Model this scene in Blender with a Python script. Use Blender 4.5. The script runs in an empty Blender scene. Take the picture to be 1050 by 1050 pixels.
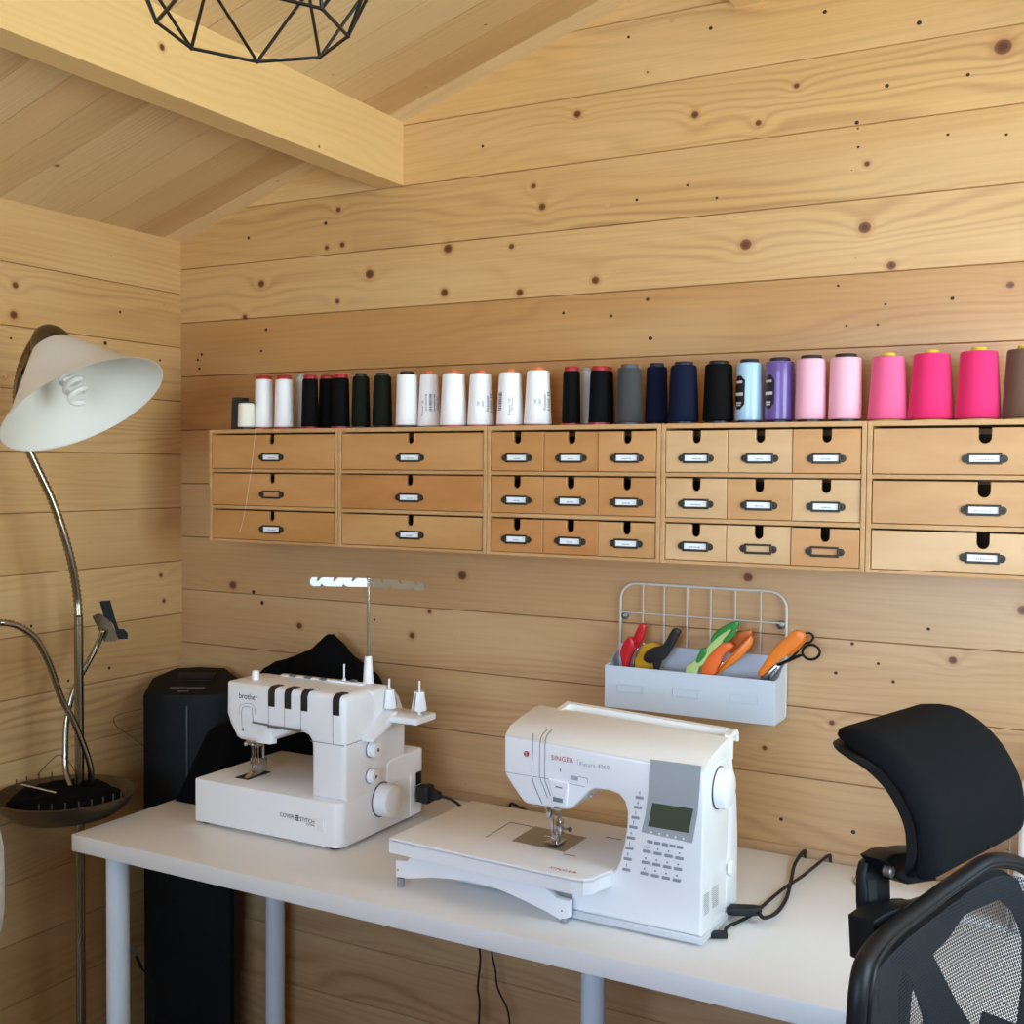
import bpy, bmesh, math, random
from mathutils import Vector, Matrix
random.seed(7)
C = bpy.context.scene.collection
PI = math.pi
# ------------------------------------------------------------------ camera
FPX = 1175.8
YAW, PIT, ROL = [math.radians(v) for v in (-28.648, -2.108, 0.437)]
CF = Vector((math.sin(YAW)*math.cos(PIT), math.cos(YAW)*math.cos(PIT), math.sin(PIT)))
_R = Vector((math.cos(YAW), -math.sin(YAW), 0)); _U = _R.cross(CF)
CR = _R*math.cos(ROL) + _U*math.sin(ROL)
CU = -_R*math.sin(ROL) + _U*math.cos(ROL)
CAM = Vector((2.1793, -2.2, 1.475))
cd = bpy.data.cameras.new('camera'); cam = bpy.data.objects.new('camera', cd); C.objects.link(cam)
cd.sensor_width = 36; cd.lens = FPX/1050*36; cd.clip_start = .05
M = Matrix((CR, CU, -CF)).transposed().to_4x4(); M.translation = CAM
cam.matrix_world = M
bpy.context.scene.camera = cam

def ray(x, y): return CF + CR*((x-525)/FPX) - CU*((y-525)/FPX)
def at(x, y, ax, val):
    "point of a real plane (axis ax = val) seen at a photo pixel"
    d = ray(x, y); return CAM + d*((val-CAM[ax])/d[ax])
def atZ(x, y, Z): return CAM + ray(x, y)*Z
def onpl(x, y, P, N):
    d = ray(x, y); return CAM + d*((P-CAM).dot(N)/d.dot(N))

# ------------------------------------------------------------------ materials
def lin(c):
    if isinstance(c, str):
        c = [int(c[i:i+2], 16)/255 for i in (0, 2, 4)]
        return tuple((v/12.92 if v <= .04045 else ((v+.055)/1.055)**2.4) for v in c)
    return tuple(c)
class NT:
    def __init__(s, name):
        s.m = bpy.data.materials.new(name); s.m.use_nodes = True
        s.t = s.m.node_tree; s.t.nodes.clear()
        s.out = s.t.nodes.new('ShaderNodeOutputMaterial')
        s.b = s.t.nodes.new('ShaderNodeBsdfPrincipled')
        s.t.links.new(s.b.outputs[0], s.out.inputs[0])
    def n(s, typ, ins=None, **kw):
        nd = s.t.nodes.new('ShaderNode'+typ)
        for k, v in kw.items(): setattr(nd, k, v)
        for k, v in (ins or {}).items(): s.set(nd.inputs[k], v)
        return nd
    def set(s, sock, v):
        if hasattr(v, 'is_output'): s.t.links.new(v, sock)
        elif isinstance(v, (tuple, list)) and sock.type == 'RGBA' and len(v) == 3: sock.default_value = (*v, 1)
        else: sock.default_value = v
    def m_(s, op, a, b=0.0, c=None, clamp=False):
        nd = s.n('Math', {0: a, 1: b}, operation=op, use_clamp=clamp)
        if c is not None: s.set(nd.inputs[2], c)
        return nd.outputs[0]
    def sm(s, v, a, b, lo=0.0, hi=1.0):
        nd = s.n('MapRange', {0: v, 1: a, 2: b, 3: lo, 4: hi}, interpolation_type='SMOOTHSTEP'); return nd.outputs[0]
    def mix(s, f, a, b, mode='MIX'):
        nd = s.n('Mix', data_type='RGBA', blend_type=mode, clamp_result=False)
        s.set(nd.inputs[0], f); s.set(nd.inputs[6], a); s.set(nd.inputs[7], b); return nd.outputs[2]
    def xyz(s, x, y, z=0.0): return s.n('CombineXYZ', {0: x, 1: y, 2: z}).outputs[0]
    def P(s, **kw):
        for k, v in kw.items(): s.set(s.b.inputs[k.replace('_', ' ')], v)
        return s
MATS = {}
def mat(name, col, rough=.5, metal=0., **kw):
    if name in MATS: return MATS[name]
    t = NT(name); t.P(Base_Color=lin(col), Roughness=rough, Metallic=metal)
    for k, v in kw.items(): t.set(t.b.inputs[k], v)
    MATS[name] = t.m; return t.m
def noisy(name, col, col2, scale, rough=.6, bump=.0, stretch=(1, 1, 1), metal=0., detail=3, lo=.35, hi=.65):
    if name in MATS: return MATS[name]
    t = NT(name)
    tc = t.n('TexCoord').outputs['Object']
    mp = t.n('Mapping', {0: tc, 3: stretch}).outputs[0]
    nz = t.n('TexNoise', {'Vector': mp, 'Scale': scale, 'Detail': detail}).outputs[0]
    f = t.sm(nz, lo, hi)
    t.P(Base_Color=t.mix(f, lin(col), lin(col2)), Roughness=rough, Metallic=metal)
    if bump: t.P(Normal=t.n('Bump', {'Strength': bump, 'Distance': .002, 'Height': nz}).outputs[0])
    MATS[name] = t.m; return t.m

def plank_mat(name, knots=(), light='CCA477', dark='98673C', orange='B9824B'):
    "spruce boards: UV 'pos' is metres along/across the board, colour attribute 'tone' is set per board"
    t = NT(name)
    uv = t.n('UVMap', uv_map='pos').outputs[0]
    atn = t.n('Attribute', attribute_name='tone'); tone = atn.outputs['Color']; yel = atn.outputs['Alpha']
    sp = t.n('SeparateXYZ', {0: uv}); u, v = sp.outputs[0], sp.outputs[1]
    st = t.n('SeparateColor', {0: tone}); tr, tg, tb = st.outputs[0], st.outputs[1], st.outputs[2]
    gu = t.m_('MULTIPLY_ADD', tb, 31.0, u); gv = t.m_('MULTIPLY_ADD', tb, 17.0, v)
    # scattered knots
    vo = t.n('TexVoronoi', {'Vector': t.xyz(gu, gv), 'Scale': 4.3, 'Randomness': 1.0}, voronoi_dimensions='2D')
    cr = t.n('SeparateColor', {0: vo.outputs['Color']}).outputs[0]
    rk = t.m_('MAXIMUM', t.m_('MULTIPLY', t.m_('SUBTRACT', cr, .6 if not knots else .88), .10), .0005)
    d1 = t.m_('DIVIDE', vo.outputs['Distance'], rk)
    vo2 = t.n('TexVoronoi', {'Vector': t.xyz(gu, gv), 'Scale': 8.5, 'Randomness': 1.0}, voronoi_dimensions='2D')
    c2 = t.n('SeparateColor', {0: vo2.outputs['Color']}).outputs[1]
    rk2 = t.m_('MAXIMUM', t.m_('MULTIPLY', t.m_('SUBTRACT', c2, .8 if not knots else .9), .07), .0004)
    d2 = t.m_('DIVIDE', vo2.outputs['Distance'], rk2)
    d = t.m_('MINIMUM', d1, d2)
    for (ku, kv, kr) in knots:
        dv = t.n('VectorMath', {0: uv, 1: (ku, kv, 0)}, operation='SUBTRACT').outputs[0]
        sc = t.n('VectorMath', {0: dv, 1: (.95/kr, 1.05/kr, 0)}, operation='MULTIPLY').outputs[0]
        ln = t.n('VectorMath', {0: sc}, operation='LENGTH').outputs['Value']
        d = t.m_('MINIMUM', d, ln)
    swirl = t.m_('POWER', 2.718, t.m_('MULTIPLY', d, -.33))
    nz = t.n('TexNoise', {'Vector': t.xyz(t.m_('MULTIPLY', gu, .9), t.m_('MULTIPLY', gv, 5.5), tb), 'Scale': 1.0, 'Detail': 2.0}).outputs[0]
    g = t.m_('ADD', t.m_('MULTIPLY', gv, 42.0), t.m_('ADD', t.m_('MULTIPLY', nz, 13.0), t.m_('MULTIPLY', swirl, 1.5)))
    ring = t.m_('POWER', t.m_('MULTIPLY_ADD', t.m_('SINE', t.m_('MULTIPLY', g, 6.283)), .5, .5), 2.2)
    con = t.n('TexNoise', {'Vector': t.xyz(t.m_('MULTIPLY', gu, .7), t.m_('MULTIPLY', gv, 9.0), 3.3), 'Scale': 1.0, 'Detail': 1.0}).outputs[0]
    ring = t.m_('MULTIPLY', ring, t.m_('MULTIPLY', t.sm(con, .38, .72, .12, .8), t.m_('MULTIPLY_ADD', t.m_('FRACT', t.m_('MULTIPLY', tb, 7.7)), .8, .35)))
    fine = t.n('TexNoise', {'Vector': t.xyz(t.m_('MULTIPLY', gu, 3.0), t.m_('MULTIPLY', gv, 170.0), 0.0), 'Scale': 1.0, 'Detail': 2.0}).outputs[0]
    f = t.m_('ADD', t.m_('MULTIPLY', ring, .64), t.m_('MULTIPLY', t.sm(fine, .3, .7), .16), clamp=True)
    base = t.mix(yel, t.mix(tg, lin(light), lin(orange)), lin('D6AE72'))
    col = t.mix(f, base, lin(dark))
    big = t.n('TexNoise', {'Vector': t.xyz(t.m_('MULTIPLY', gu, 1.6), t.m_('MULTIPLY', gv, 6.0), 9.0), 'Scale': 1.0, 'Detail': 1.0}).outputs[0]
    col = t.mix(t.sm(big, .45, .7, 0, .3), col, lin('DCBC8C'))
    val = t.m_('MULTIPLY_ADD', tr, .5, .72)
    col = t.mix(1.0, col, t.n('CombineColor', {0: val, 1: val, 2: val}).outputs[0], 'MULTIPLY')
    halo = t.sm(d, 1.0, 2.2, .45, 0)
    col = t.mix(halo, col, lin('B07A48'))
    col = t.mix(t.sm(d, .8, 1.1, 1, 0), col, lin('7A4A2C'))
    col = t.mix(t.sm(d, .35, .75, .75, 0), col, lin('4A2A18'))
    t.P(Base_Color=col, Roughness=t.m_('MULTIPLY_ADD', ring, .12, .33), Normal=t.n('Bump', {'Strength': .08, 'Distance': .002, 'Height': fine}).outputs[0])
    t.b.inputs['Specular IOR Level'].default_value = .5
    return t.m

# ------------------------------------------------------------------ mesh builder
def orient(zdir, x=None):
    z = Vector(zdir).normalized(); r = Vector((0, 0, 1)) if abs(z.z) < .95 else Vector((1, 0, 0))
    xx = (Vector(x) if x else r.cross(z)).normalized(); yy = z.cross(xx).normalized(); xx = yy.cross(z)
    return Matrix((xx, yy, z)).transposed()
def cr(pts, n=6, closed=False):
    P = [Vector(p) for p in pts]; out = []; N = len(P)
    for i in range(N if closed else N-1):
        a, b, c, d = (P[(i-1) % N] if closed or i > 0 else P[0]*2-P[1]), P[i], P[(i+1) % N], (P[(i+2) % N] if closed or i+2 < N else P[-1]*2-P[-2])
        for k in range(n):
            t = k/n
            out.append(.5*((2*b)+(c-a)*t+(2*a-5*b+4*c-d)*t*t+(3*b-a-3*c+d)*t**3))
    if not closed: out.append(P[-1])
    return out
class MB:
    def __init__(s): s.bm = bmesh.new()
    def _add(s, t, mi=0, mtx=None):
        if mtx is not None: t.transform(mtx)
        for f in t.faces: f.material_index = mi
        me = bpy.data.meshes.new('t'); t.to_mesh(me); t.free(); s.bm.from_mesh(me); bpy.data.meshes.remove(me); return s
    def box(s, x0, x1, y0, y1, z0, z1, bev=0, seg=2, mi=0, mtx=None):
        t = bmesh.new(); bmesh.ops.create_cube(t, size=1)
        for v in t.verts: v.co = Vector(((x0+x1)/2+v.co.x*(x1-x0), (y0+y1)/2+v.co.y*(y1-y0), (z0+z1)/2+v.co.z*(z1-z0)))
        if bev: bmesh.ops.bevel(t, geom=list(t.edges), offset=bev, segments=seg, profile=.5, affect='EDGES')
        return s._add(t, mi, mtx)
    def prism(s, pts, f, d0, d1, bev=0, seg=2, mi=0, caps=True, smooth_n=0):
        "2-D outline mapped by f(a, b, d) and pulled from d0 to d1"
        t = bmesh.new()
        if smooth_n: pts = [(p.x, p.y) for p in cr([(a, b, 0) for a, b in pts], smooth_n, True)]
        A = [t.verts.new(f(a, b, d0)) for a, b in pts]; B = [t.verts.new(f(a, b, d1)) for a, b in pts]
        n = len(pts); ce = []
        fa = t.faces.new(A); fb = t.faces.new(B[::-1]); sides = []
        for i in range(n): sides.append(t.faces.new((A[i], B[i], B[(i+1) % n], A[(i+1) % n])))
        bmesh.ops.recalc_face_normals(t, faces=t.faces)
        if bev:
            ed = list(set(list(fa.edges)+list(fb.edges)))
            bmesh.ops.bevel(t, geom=ed, offset=bev, segments=seg, profile=.5, affect='EDGES')
        bmesh.ops.triangulate(t, faces=[f_ for f_ in t.faces if len(f_.verts) > 4])
        return s._add(t, mi)
    def lathe(s, prof, o=(0, 0, 0), zdir=(0, 0, 1), seg=32, mi=0, sweep=None, a0=0, x=None):
        t = bmesh.new(); R = orient(zdir, x); o = Vector(o); rows = []
        full = sweep is None; na = seg if full else seg+1
        for r, z in prof:
            rows.append([t.verts.new(o+R@Vector((r*math.cos(a0+(2*PI if full else sweep)*i/seg), r*math.sin(a0+(2*PI if full else sweep)*i/seg), z))) for i in range(na)])
        for a, b in zip(rows, rows[1:]):
            for i in range(na if full else na-1):
                t.faces.new((a[i], a[(i+1) % na], b[(i+1) % na], b[i]))
        bmesh.ops.remove_doubles(t, verts=t.verts, dist=1e-6)
        bmesh.ops.recalc_face_normals(t, faces=t.faces)
        return s._add(t, mi)
    def cyl(s, a, b, r, r2=None, seg=20, mi=0, bev=0):
        a, b = Vector(a), Vector(b); L = (b-a).length; r2 = r if r2 is None else r2
        e = bev or min(r, r2)*.08
        return s.lathe([(0, 0), (max(r-e, 0), 0), (r, e), (r2, L-e), (max(r2-e, 0), L), (0, L)], a, b-a, seg, mi)
    def tube(s, pts, r, seg=8, closed=False, mi=0, cap=True):
        t = bmesh.new(); P = [Vector(p) for p in pts]; n = len(P); rr = r if isinstance(r, (list, tuple)) else [r]*n
        rings = []; nrm = None
        for i in range(n):
            if closed: tg = (P[(i+1) % n]-P[i-1])
            else: tg = P[min(i+1, n-1)]-P[max(i-1, 0)]
            tg = tg.normalized() if tg.length > 0 else Vector((0, 0, 1))
            if nrm is None:
                nrm = Vector((0, 0, 1)) if abs(tg.z) < .9 else Vector((1, 0, 0))
            nrm = (nrm - tg*nrm.dot(tg))
            nrm = nrm.normalized() if nrm.length > 1e-5 else tg.orthogonal().normalized()
            bn = tg.cross(nrm)
            rings.append([t.verts.new(P[i]+(nrm*math.cos(2*PI*k/seg)+bn*math.sin(2*PI*k/seg))*rr[i]) for k in range(seg)])
        for i in range(n if closed else n-1):
            a, b = rings[i], rings[(i+1) % n]
            for k in range(seg): t.faces.new((a[k], a[(k+1) % seg], b[(k+1) % seg], b[k]))
        if not closed and cap: t.faces.new(rings[0]); t.faces.new(rings[-1][::-1])
        bmesh.ops.recalc_face_normals(t, faces=t.faces)
        return s._add(t, mi)
    def grid(s, f, nu, nv, mi=0, thick=0):
        t = bmesh.new(); V = [[t.verts.new(f(i/nu, j/nv)) for j in range(nv+1)] for i in range(nu+1)]
        for i in range(nu):
            for j in range(nv): t.faces.new((V[i][j], V[i+1][j], V[i+1][j+1], V[i][j+1]))
        if thick: bmesh.ops.solidify(t, geom=list(t.faces), thickness=thick)
        return s._add(t, mi)
    def quad(s, a, b, c, d, mi=0):
        t = bmesh.new(); t.faces.new([t.verts.new(Vector(p)) for p in (a, b, c, d)]); return s._add(t, mi)
    def ball(s, c, r, sc=(1, 1, 1), mi=0, sub=2, rot=None):
        t = bmesh.new(); bmesh.ops.create_icosphere(t, subdivisions=sub, radius=r)
        m = Matrix.Translation(Vector(c)) @ (rot.to_4x4() if rot else Matrix()) @ Matrix.Diagonal((*sc, 1))
        return s._add(t, mi, m)
    def text(s, body, o, right, up, size, mi=0, th=.0003, f=None, shear=0, space=1.0, ax='CENTER'):
        cu = bpy.data.curves.new('t', 'FONT'); cu.body = body; cu.size = size; cu.align_x = ax; cu.align_y = 'CENTER'; cu.shear = shear; cu.space_character = space
        cu.resolution_u = 3
        ob = bpy.data.objects.new('t', cu); C.objects.link(ob)
        dg = bpy.context.evaluated_depsgraph_get(); dg.update()
        me = bpy.data.meshes.new_from_object(ob.evaluated_get(dg))
        o, right, up = Vector(o if f is None else (0, 0, 0)), Vector(right).normalized(), Vector(up).normalized(); nn = right.cross(up)
        for v in me.vertices:
            v.co = f(v.co.x, v.co.y) if f else o+right*v.co.x+up*v.co.y+nn*th
        t = bmesh.new(); t.from_mesh(me); bpy.data.meshes.remove(me); bpy.data.objects.remove(ob); bpy.data.curves.remove(cu)
        return s._add(t, mi)
    def build(s, name, mats, parent=None, smooth=True, ang=35, root=None):
        me = bpy.data.meshes.new(name); s.bm.to_mesh(me); s.bm.free()
        for m in (mats if isinstance(mats, (list, tuple)) else [mats]): me.materials.append(m)
        if smooth:
            for p in me.polygons: p.use_smooth = True
            me.set_sharp_from_angle(angle=math.radians(ang))
        o = bpy.data.objects.new(name, me); C.objects.link(o)
        if parent is not None:
            r = parent
            while r.parent: r = r.parent
            me.transform(Matrix.Translation(-r.location)); o.parent = parent
        return o
def tag(o, label, cat, group=None):
    o['label'] = label; o['category'] = cat
    if group: o['group'] = group
    return o
def thing(name, label, cat, loc, group=None):
    o = bpy.data.objects.new(name, None); o.empty_display_size = .05; o.location = loc; C.objects.link(o); return tag(o, label, cat, group)
def single(name, mb, m, label, cat, group=None, **k): return tag(mb.build(name, m, **k), label, cat, group)
def struct(name, mb, m, **k):
    o = mb.build(name, m, **k); o['kind'] = 'structure'; return o
XZ = lambda a, b, d: Vector((a, d, b))
YZ = lambda a, b, d: Vector((d, a, b))
XY = lambda a, b, d: Vector((a, b, d))

# ------------------------------------------------------------------ palette
WHITE = mat('white_plastic', 'F3F3F4', .28)
WHITE2 = mat('warm_white_plastic', 'EEECE6', .3)
DESKW = mat('white_desk_foil', 'ECEAE6', .36)
BLACK = mat('black_plastic', '0C0D0F', .5, **{'Specular IOR Level': .25})
SOFTB = noisy('black_fabric', '060607', '0B0B0C', 400, .95, .15)
SOFTB.node_tree.nodes['Principled BSDF'].inputs['Specular IOR Level'].default_value = .1
CHROME = mat('brushed_steel', 'B9B3A8', .28, 1.)
DKMET = mat('dark_bronze_metal', '6A5E4E', .4, .9)
GREYM = mat('grey_metal', '8A8A88', .35, .8)
RUBBER = mat('black_rubber', '0C0C0D', .6)
INK = mat('dark_ink', '2A2C30', .6)
REDINK = mat('red_ink', 'B40F38', .5)
GREYINK = mat('grey_ink', 'A2A6AB', .6)
PAPER = mat('white_card', 'F0F1F4', .7)

# ------------------------------------------------------------------ room shell
RW, RD = 2.98, 3.4          # room width, depth
EAVE, SL = 2.055, .306
def roofz(x): return EAVE + SL*(x if x <= RW/2 else RW-x)
def board_layers(bm): return bm.loops.layers.uv.new('pos'), bm.loops.layers.float_color.new('tone')
def add_board(bm, L, outline, fmap, thick, tone, ch=.0015):
    "one board: 2-D outline in (u, v), front face at depth 0 with a small chamfer, body behind it"
    uvl, tl = L; n = len(outline)
    cx = sum(p[0] for p in outline)/n; cy = sum(p[1] for p in outline)/n
    def inset(p):
        return (p[0] - math.copysign(ch, p[0]-cx), p[1] - math.copysign(ch, p[1]-cy))
    ins = [inset(p) for p in outline]
    def vs(pl, d): return [(bm.verts.new(fmap(u, v, d)), (u, v)) for u, v in pl]
    A, B, D = vs(ins, 0), vs(outline, ch*3.5), vs(outline, thick)
    fs = [(A)] + [(A[i], A[(i+1) % n], B[(i+1) % n], B[i]) for i in range(n)] + [(B[i], B[(i+1) % n], D[(i+1) % n], D[i]) for i in range(n)] + [D[::-1]]
    for f in fs:
        fc = bm.faces.new([q[0] for q in f])
        for lp, q in zip(fc.loops, f): lp[uvl].uv = q[1]; lp[tl] = tone if len(tone) == 4 else (*tone, 0)
def clip_poly(poly, keep):
    "keep = (a, b, c): a*u + b*v <= c"
    a, b, c = keep; out = []
    for i in range(len(poly)):
        p, q = poly[i], poly[(i+1) % len(poly)]; dp, dq = a*p[0]+b*p[1]-c, a*q[0]+b*q[1]-c
        if dp <= 0: out.append(p)
        if dp*dq < 0:
            t = dp/(dp-dq); out.append((p[0]+(q[0]-p[0])*t, p[1]+(q[1]-p[1])*t))
    return out
PH = .1374
def rtone(r, g=None): return (r, random.random()*.5 if g is None else g, random.random())
KB = [(712.7,117.6,4),(777.7,126,3.2),(816.7,88,3),(1028.5,48,8.5),(592,117,4),(547,190.7,3),(556,212,4),(889,168,3),(459.4,255,5),(455.7,300,4.3),(524.5,252.6,3),
 (533,300,4),(610.5,287.3,4.2),(764.7,250.8,6),(886.7,233.4,6.2),(914,272.4,4.7),(1036,292,4),(268,291,4),(379,281,5),(346,309,2.7),(251,325,3),(347,215,3),(335,254,2.5),(351,251,3),
 (238.8,600,4.7),(307,641.6,3.6),(422.5,651.6,3.6),(440.4,627,2.5),(474,590,5),(767,592,5),(1049,626,5.5),(977,677,4.2),(784,767,2.8),(853,741,3),(379,281,4.5)]
PINS = [(909.6,88,2.2),(992.6,76.8,2),(878.6,125.7,2.2),(942.4,23.5,2.5),(728.8,29,2),(644.6,38,1.6),(845.8,12,2.2),(495,150,1.6),(976.5,306,2),(664,307,2),(667,347,2.2),(859.4,293,1.5),(577.7,321,1.6),(627,324,1.6),
 (334,229,2),(255,244,1.7),(260,607,2.2),(269,618,2.3),(384,635.5,1.5),(952,645,1.8),(874,660,1.8),(916,699,1.8),(900.5,680.6,1.6),(801,840,2),(875,853,2.3),(857,690,1.8),(908,312,1.4),(868,334,1.4),(900,333,1.4),(207,363.5,1.6),(203,369,1.6),(204.5,378,1.6),(273,338,1.8),(268,360,1.5),(972,138,1.6),(1032,138,1.6),
 (653,205,1.6),(880,151,1.4),(735,203,1.5),(705,190,1.4)]
def wall_knots(lst, ax):
    out = []
    for x, y, r in lst:
        p = at(x, y, ax, 0); out.append((p.x if ax == 1 else p.y, p.z, r*1.0*(p-CAM).dot(CF)/FPX))
    return out
kb = wall_knots(KB, 1); pins = wall_knots(PINS, 1)
KL = wall_knots([(15.7,292.5,3.6),(14,323,4.5),(165,590,2.4),(168,616,2.4)], 0)
PL = wall_knots([(123,320,1.6),(108,352,2.2),(32,642,1.6),(112,685,1.7),(70,698,1.6),(11,347,1.4),(164,369.5,1.4)], 0)
WB = plank_mat('spruce_back_wall', kb); WL = plank_mat('spruce_side_wall', KL, light='D6B07C', dark='A47244', orange='C48C50'); WC = plank_mat('spruce_ceiling_boards', (), light='DABD92', dark='AE885A', orange='BA8B55')
WF = plank_mat('spruce_inner_boards', (), light='B89C74', dark='8E7048', orange='A58258')  # unseen walls, coloured darker to cut the fill light
WFL = plank_mat('dark_floor_boards', (), light='5E5044', dark='43382C', orange='524436')  # unseen floor, coloured dark to lower the light bouncing under the desk
KNOT = mat('pin_knot', '2E1A0E', .6)

def disc_pins(bm, L, lst, fmap):
    uvl, tl = L
    for u, v, r in lst:
        vs = [(u+r*1.05*math.cos(k*PI/5), v+r*.95*math.sin(k*PI/5)) for k in range(10)]
        f = bm.faces.new([bm.verts.new(fmap(a, b, -.0003)) for a, b in vs]); f.material_index = 1
# back wall (front face at y = 0, logs behind)
tones_b = {13: (.75, .25), 14: (.72, .2), 15: (.7, .3), 16: (.6, .1), 17: (.55, .3), 18: (.6, .35)}
bm = bmesh.new(); L = board_layers(bm); fb = lambda u, v, d: Vector((u, d, v))
z0 = 1.983 - 15*PH
for k in range(20):
    a, b = z0+k*PH, z0+(k+1)*PH
    if b <= 0: continue
    poly = [(-.04, max(a, -.02)), (RW+.04, max(a, -.02)), (RW+.04, b), (-.04, b)]
    poly = clip_poly(clip_poly(poly, (-SL, 1, EAVE+.03)), (SL, 1, EAVE+SL*RW+.03))
    if len(poly) < 3: continue
    tn = {12: (.48, .7), 13: (.46, .9), 14: (.58, .05), 15: (.52, .4), 16: (.66, .35), 17: (.74, .2), 18: (.72, .2), 11: (.45, .5), 9: (.45, .2), 8: (.5, .15), 7: (.48, .15)}.get(k, (.48, random.random()*.4))  # upper boards lightened further; stronger light up there put into their tone
    yl = {12: .1, 13: .25, 14: .45, 15: .6, 16: .7, 17: .8, 18: .8, 19: .8}.get(k, 0)
    add_board(bm, L, poly, fb, .04, (tn[0], tn[1], random.random(), yl))
disc_pins(bm, L, pins, fb)
mb = MB(); mb.bm.free(); mb.bm = bm
struct('wall_back', mb, [WB, KNOT], smooth=False)
# side walls
def side_wall(name, X, sgn, off, holes=(), m=None, pl=(), y0=-RD-.04, y1=.04, top=EAVE+.03, mp=None):
    bm = bmesh.new(); L = board_layers(bm)
    fm = mp or (lambda u, v, d: Vector((X-sgn*d, u, v)))
    k = 0; a = off
    while a < top:
        b = min(a+PH, top); aa = max(a, 0)
        spans = [(y0, y1)]
        for hy0, hy1, hz0, hz1 in holes:
            if aa < hz1 and b > hz0:
                ns = []
                for s0, s1 in spans:
                    if hy0 > s0 and hy1 < s1: ns += [(s0, hy0), (hy1, s1)]
                    else: ns.append((s0, s1))
                spans = ns
        tn = random.choice([(.5, .2), (.42, .5), (.55, .1), (.45, .35)])
        if b > 0:
            for s0, s1 in spans: add_board(bm, L, [(s0, aa), (s1, aa), (s1, b), (s0, b)], fm, .04, (tn[0], tn[1], random.random()))
        a += PH; k += 1
    if pl: disc_pins(bm, L, pl, fm)
    mb = MB(); mb.bm.free(); mb.bm = bm
    return struct(name, mb, [m, KNOT], smooth=False)
offl = 1.920 - 14*PH
side_wall('wall_left', 0, 1, offl, m=WL, pl=PL)
WY0, WY1 = -1.55, -.42
WIN = (WY0, WY1, offl+PH*7, offl+PH*14)
side_wall('wall_right', RW, -1, offl, holes=[WIN], m=WF)
DX0, DX1, DZ0, DZ1 = 1.15, 2.55, offl+PH*7, offl+PH*14
# front wall with its window opening
side_wall('wall_front', 0, 1, offl, holes=[(DX0, DX1, DZ0, DZ1)], m=WF, y0=-.04, y1=RW+.04, mp=lambda u, v, d: Vector((u, -RD-d, v)))
bm = bmesh.new(); L = board_layers(bm)
add_board(bm, L, [(-.06, EAVE-.01), (RW+.06, EAVE-.01), (RW/2, EAVE+SL*RW/2+.04)], lambda u, v, d: Vector((u, -RD-d, v)), .04, (.5, .3, .4))
mb = MB(); mb.bm.free(); mb.bm = bm
struct('trim_3', mb, [WF], smooth=False)
def frame_boxes(mb, a0, a1, b0, b1, w, f, mull=(), rails=()):
    for (p0, p1, q0, q1) in [(a0, a0+w, b0, b1), (a1-w, a1, b0, b1), (a0+w, a1-w, b0, b0+w), (a0+w, a1-w, b1-w, b1)] + [(m-w/2, m+w/2, b0+w, b1-w) for m in mull] + [(a0+w, a1-w, r-w/2, r+w/2) for r in rails]:
        mb.prism([(p0, q0), (p1, q0), (p1, q1), (p0, q1)], f, 0, 1, .003)
mb = MB(); frame_boxes(mb, WIN[0], WIN[1], WIN[2], WIN[3], .055, lambda a, b, d: Vector((RW+.005+.04*d, a, b)), mull=[(WIN[0]+WIN[1])/2])
struct('window_1', mb, mat('window_frame_wood', 'D9BE92', .5))
mb = MB(); frame_boxes(mb, DX0, DX1, DZ0, DZ1, .06, lambda a, b, d: Vector((a, -RD-.005-.04*d, b)), mull=[(DX0+DX1)/2])
struct('window_2', mb, mat('window_frame_wood', 'D9BE92', .5))
# floor
bm = bmesh.new(); L = board_layers(bm)
k = 0; y = -RD
while y < 0:
    add_board(bm, L, [(0, y), (RW, y), (RW, min(y+.121, 0)), (0, min(y+.121, 0))], lambda u, v, d: Vector((u, v, -d)), .02, (.4+.2*random.random(), random.random(), random.random()))
    y += .121
mb = MB(); mb.bm.free(); mb.bm = bm; struct('floor', mb, [WFL], smooth=False)
# ceiling boards run from eave to ridge
bm = bmesh.new(); L = board_layers(bm)
ys = [.05, -.058, -.157, -.262, -.358, -.447, -.535]
while ys[-1] > -RD: ys.append(ys[-1]-.092)
ys[-1] = -RD-.05
ln = math.hypot(RW/2, SL*RW/2)
ct = [(.62, .0), (.46, .75), (.52, .5), (.5, .25), (.52, .2), (.55, .1), (.5, .35)]
for i in range(len(ys)-1):
    for side in (0, 1):
        tn = ct[i] if i < len(ct) else (.45+.2*random.random(), random.random()*.8)
        fm = (lambda u, v, d: Vector((u*(RW/2)/ln - d*SL/math.hypot(1, SL)*1, v, EAVE+u*SL*(RW/2)/ln + d))) if side == 0 else (lambda u, v, d: Vector((RW-u*(RW/2)/ln, v, EAVE+u*SL*(RW/2)/ln + d)))
        add_board(bm, L, [(-.06, ys[i+1]), (ln, ys[i+1]), (ln, ys[i]), (-.06, ys[i])], fm, .02, (tn[0], tn[1], random.random()))
mb = MB(); mb.bm.free(); mb.bm = bm; struct('ceiling', mb, [WC], smooth=False)
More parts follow.
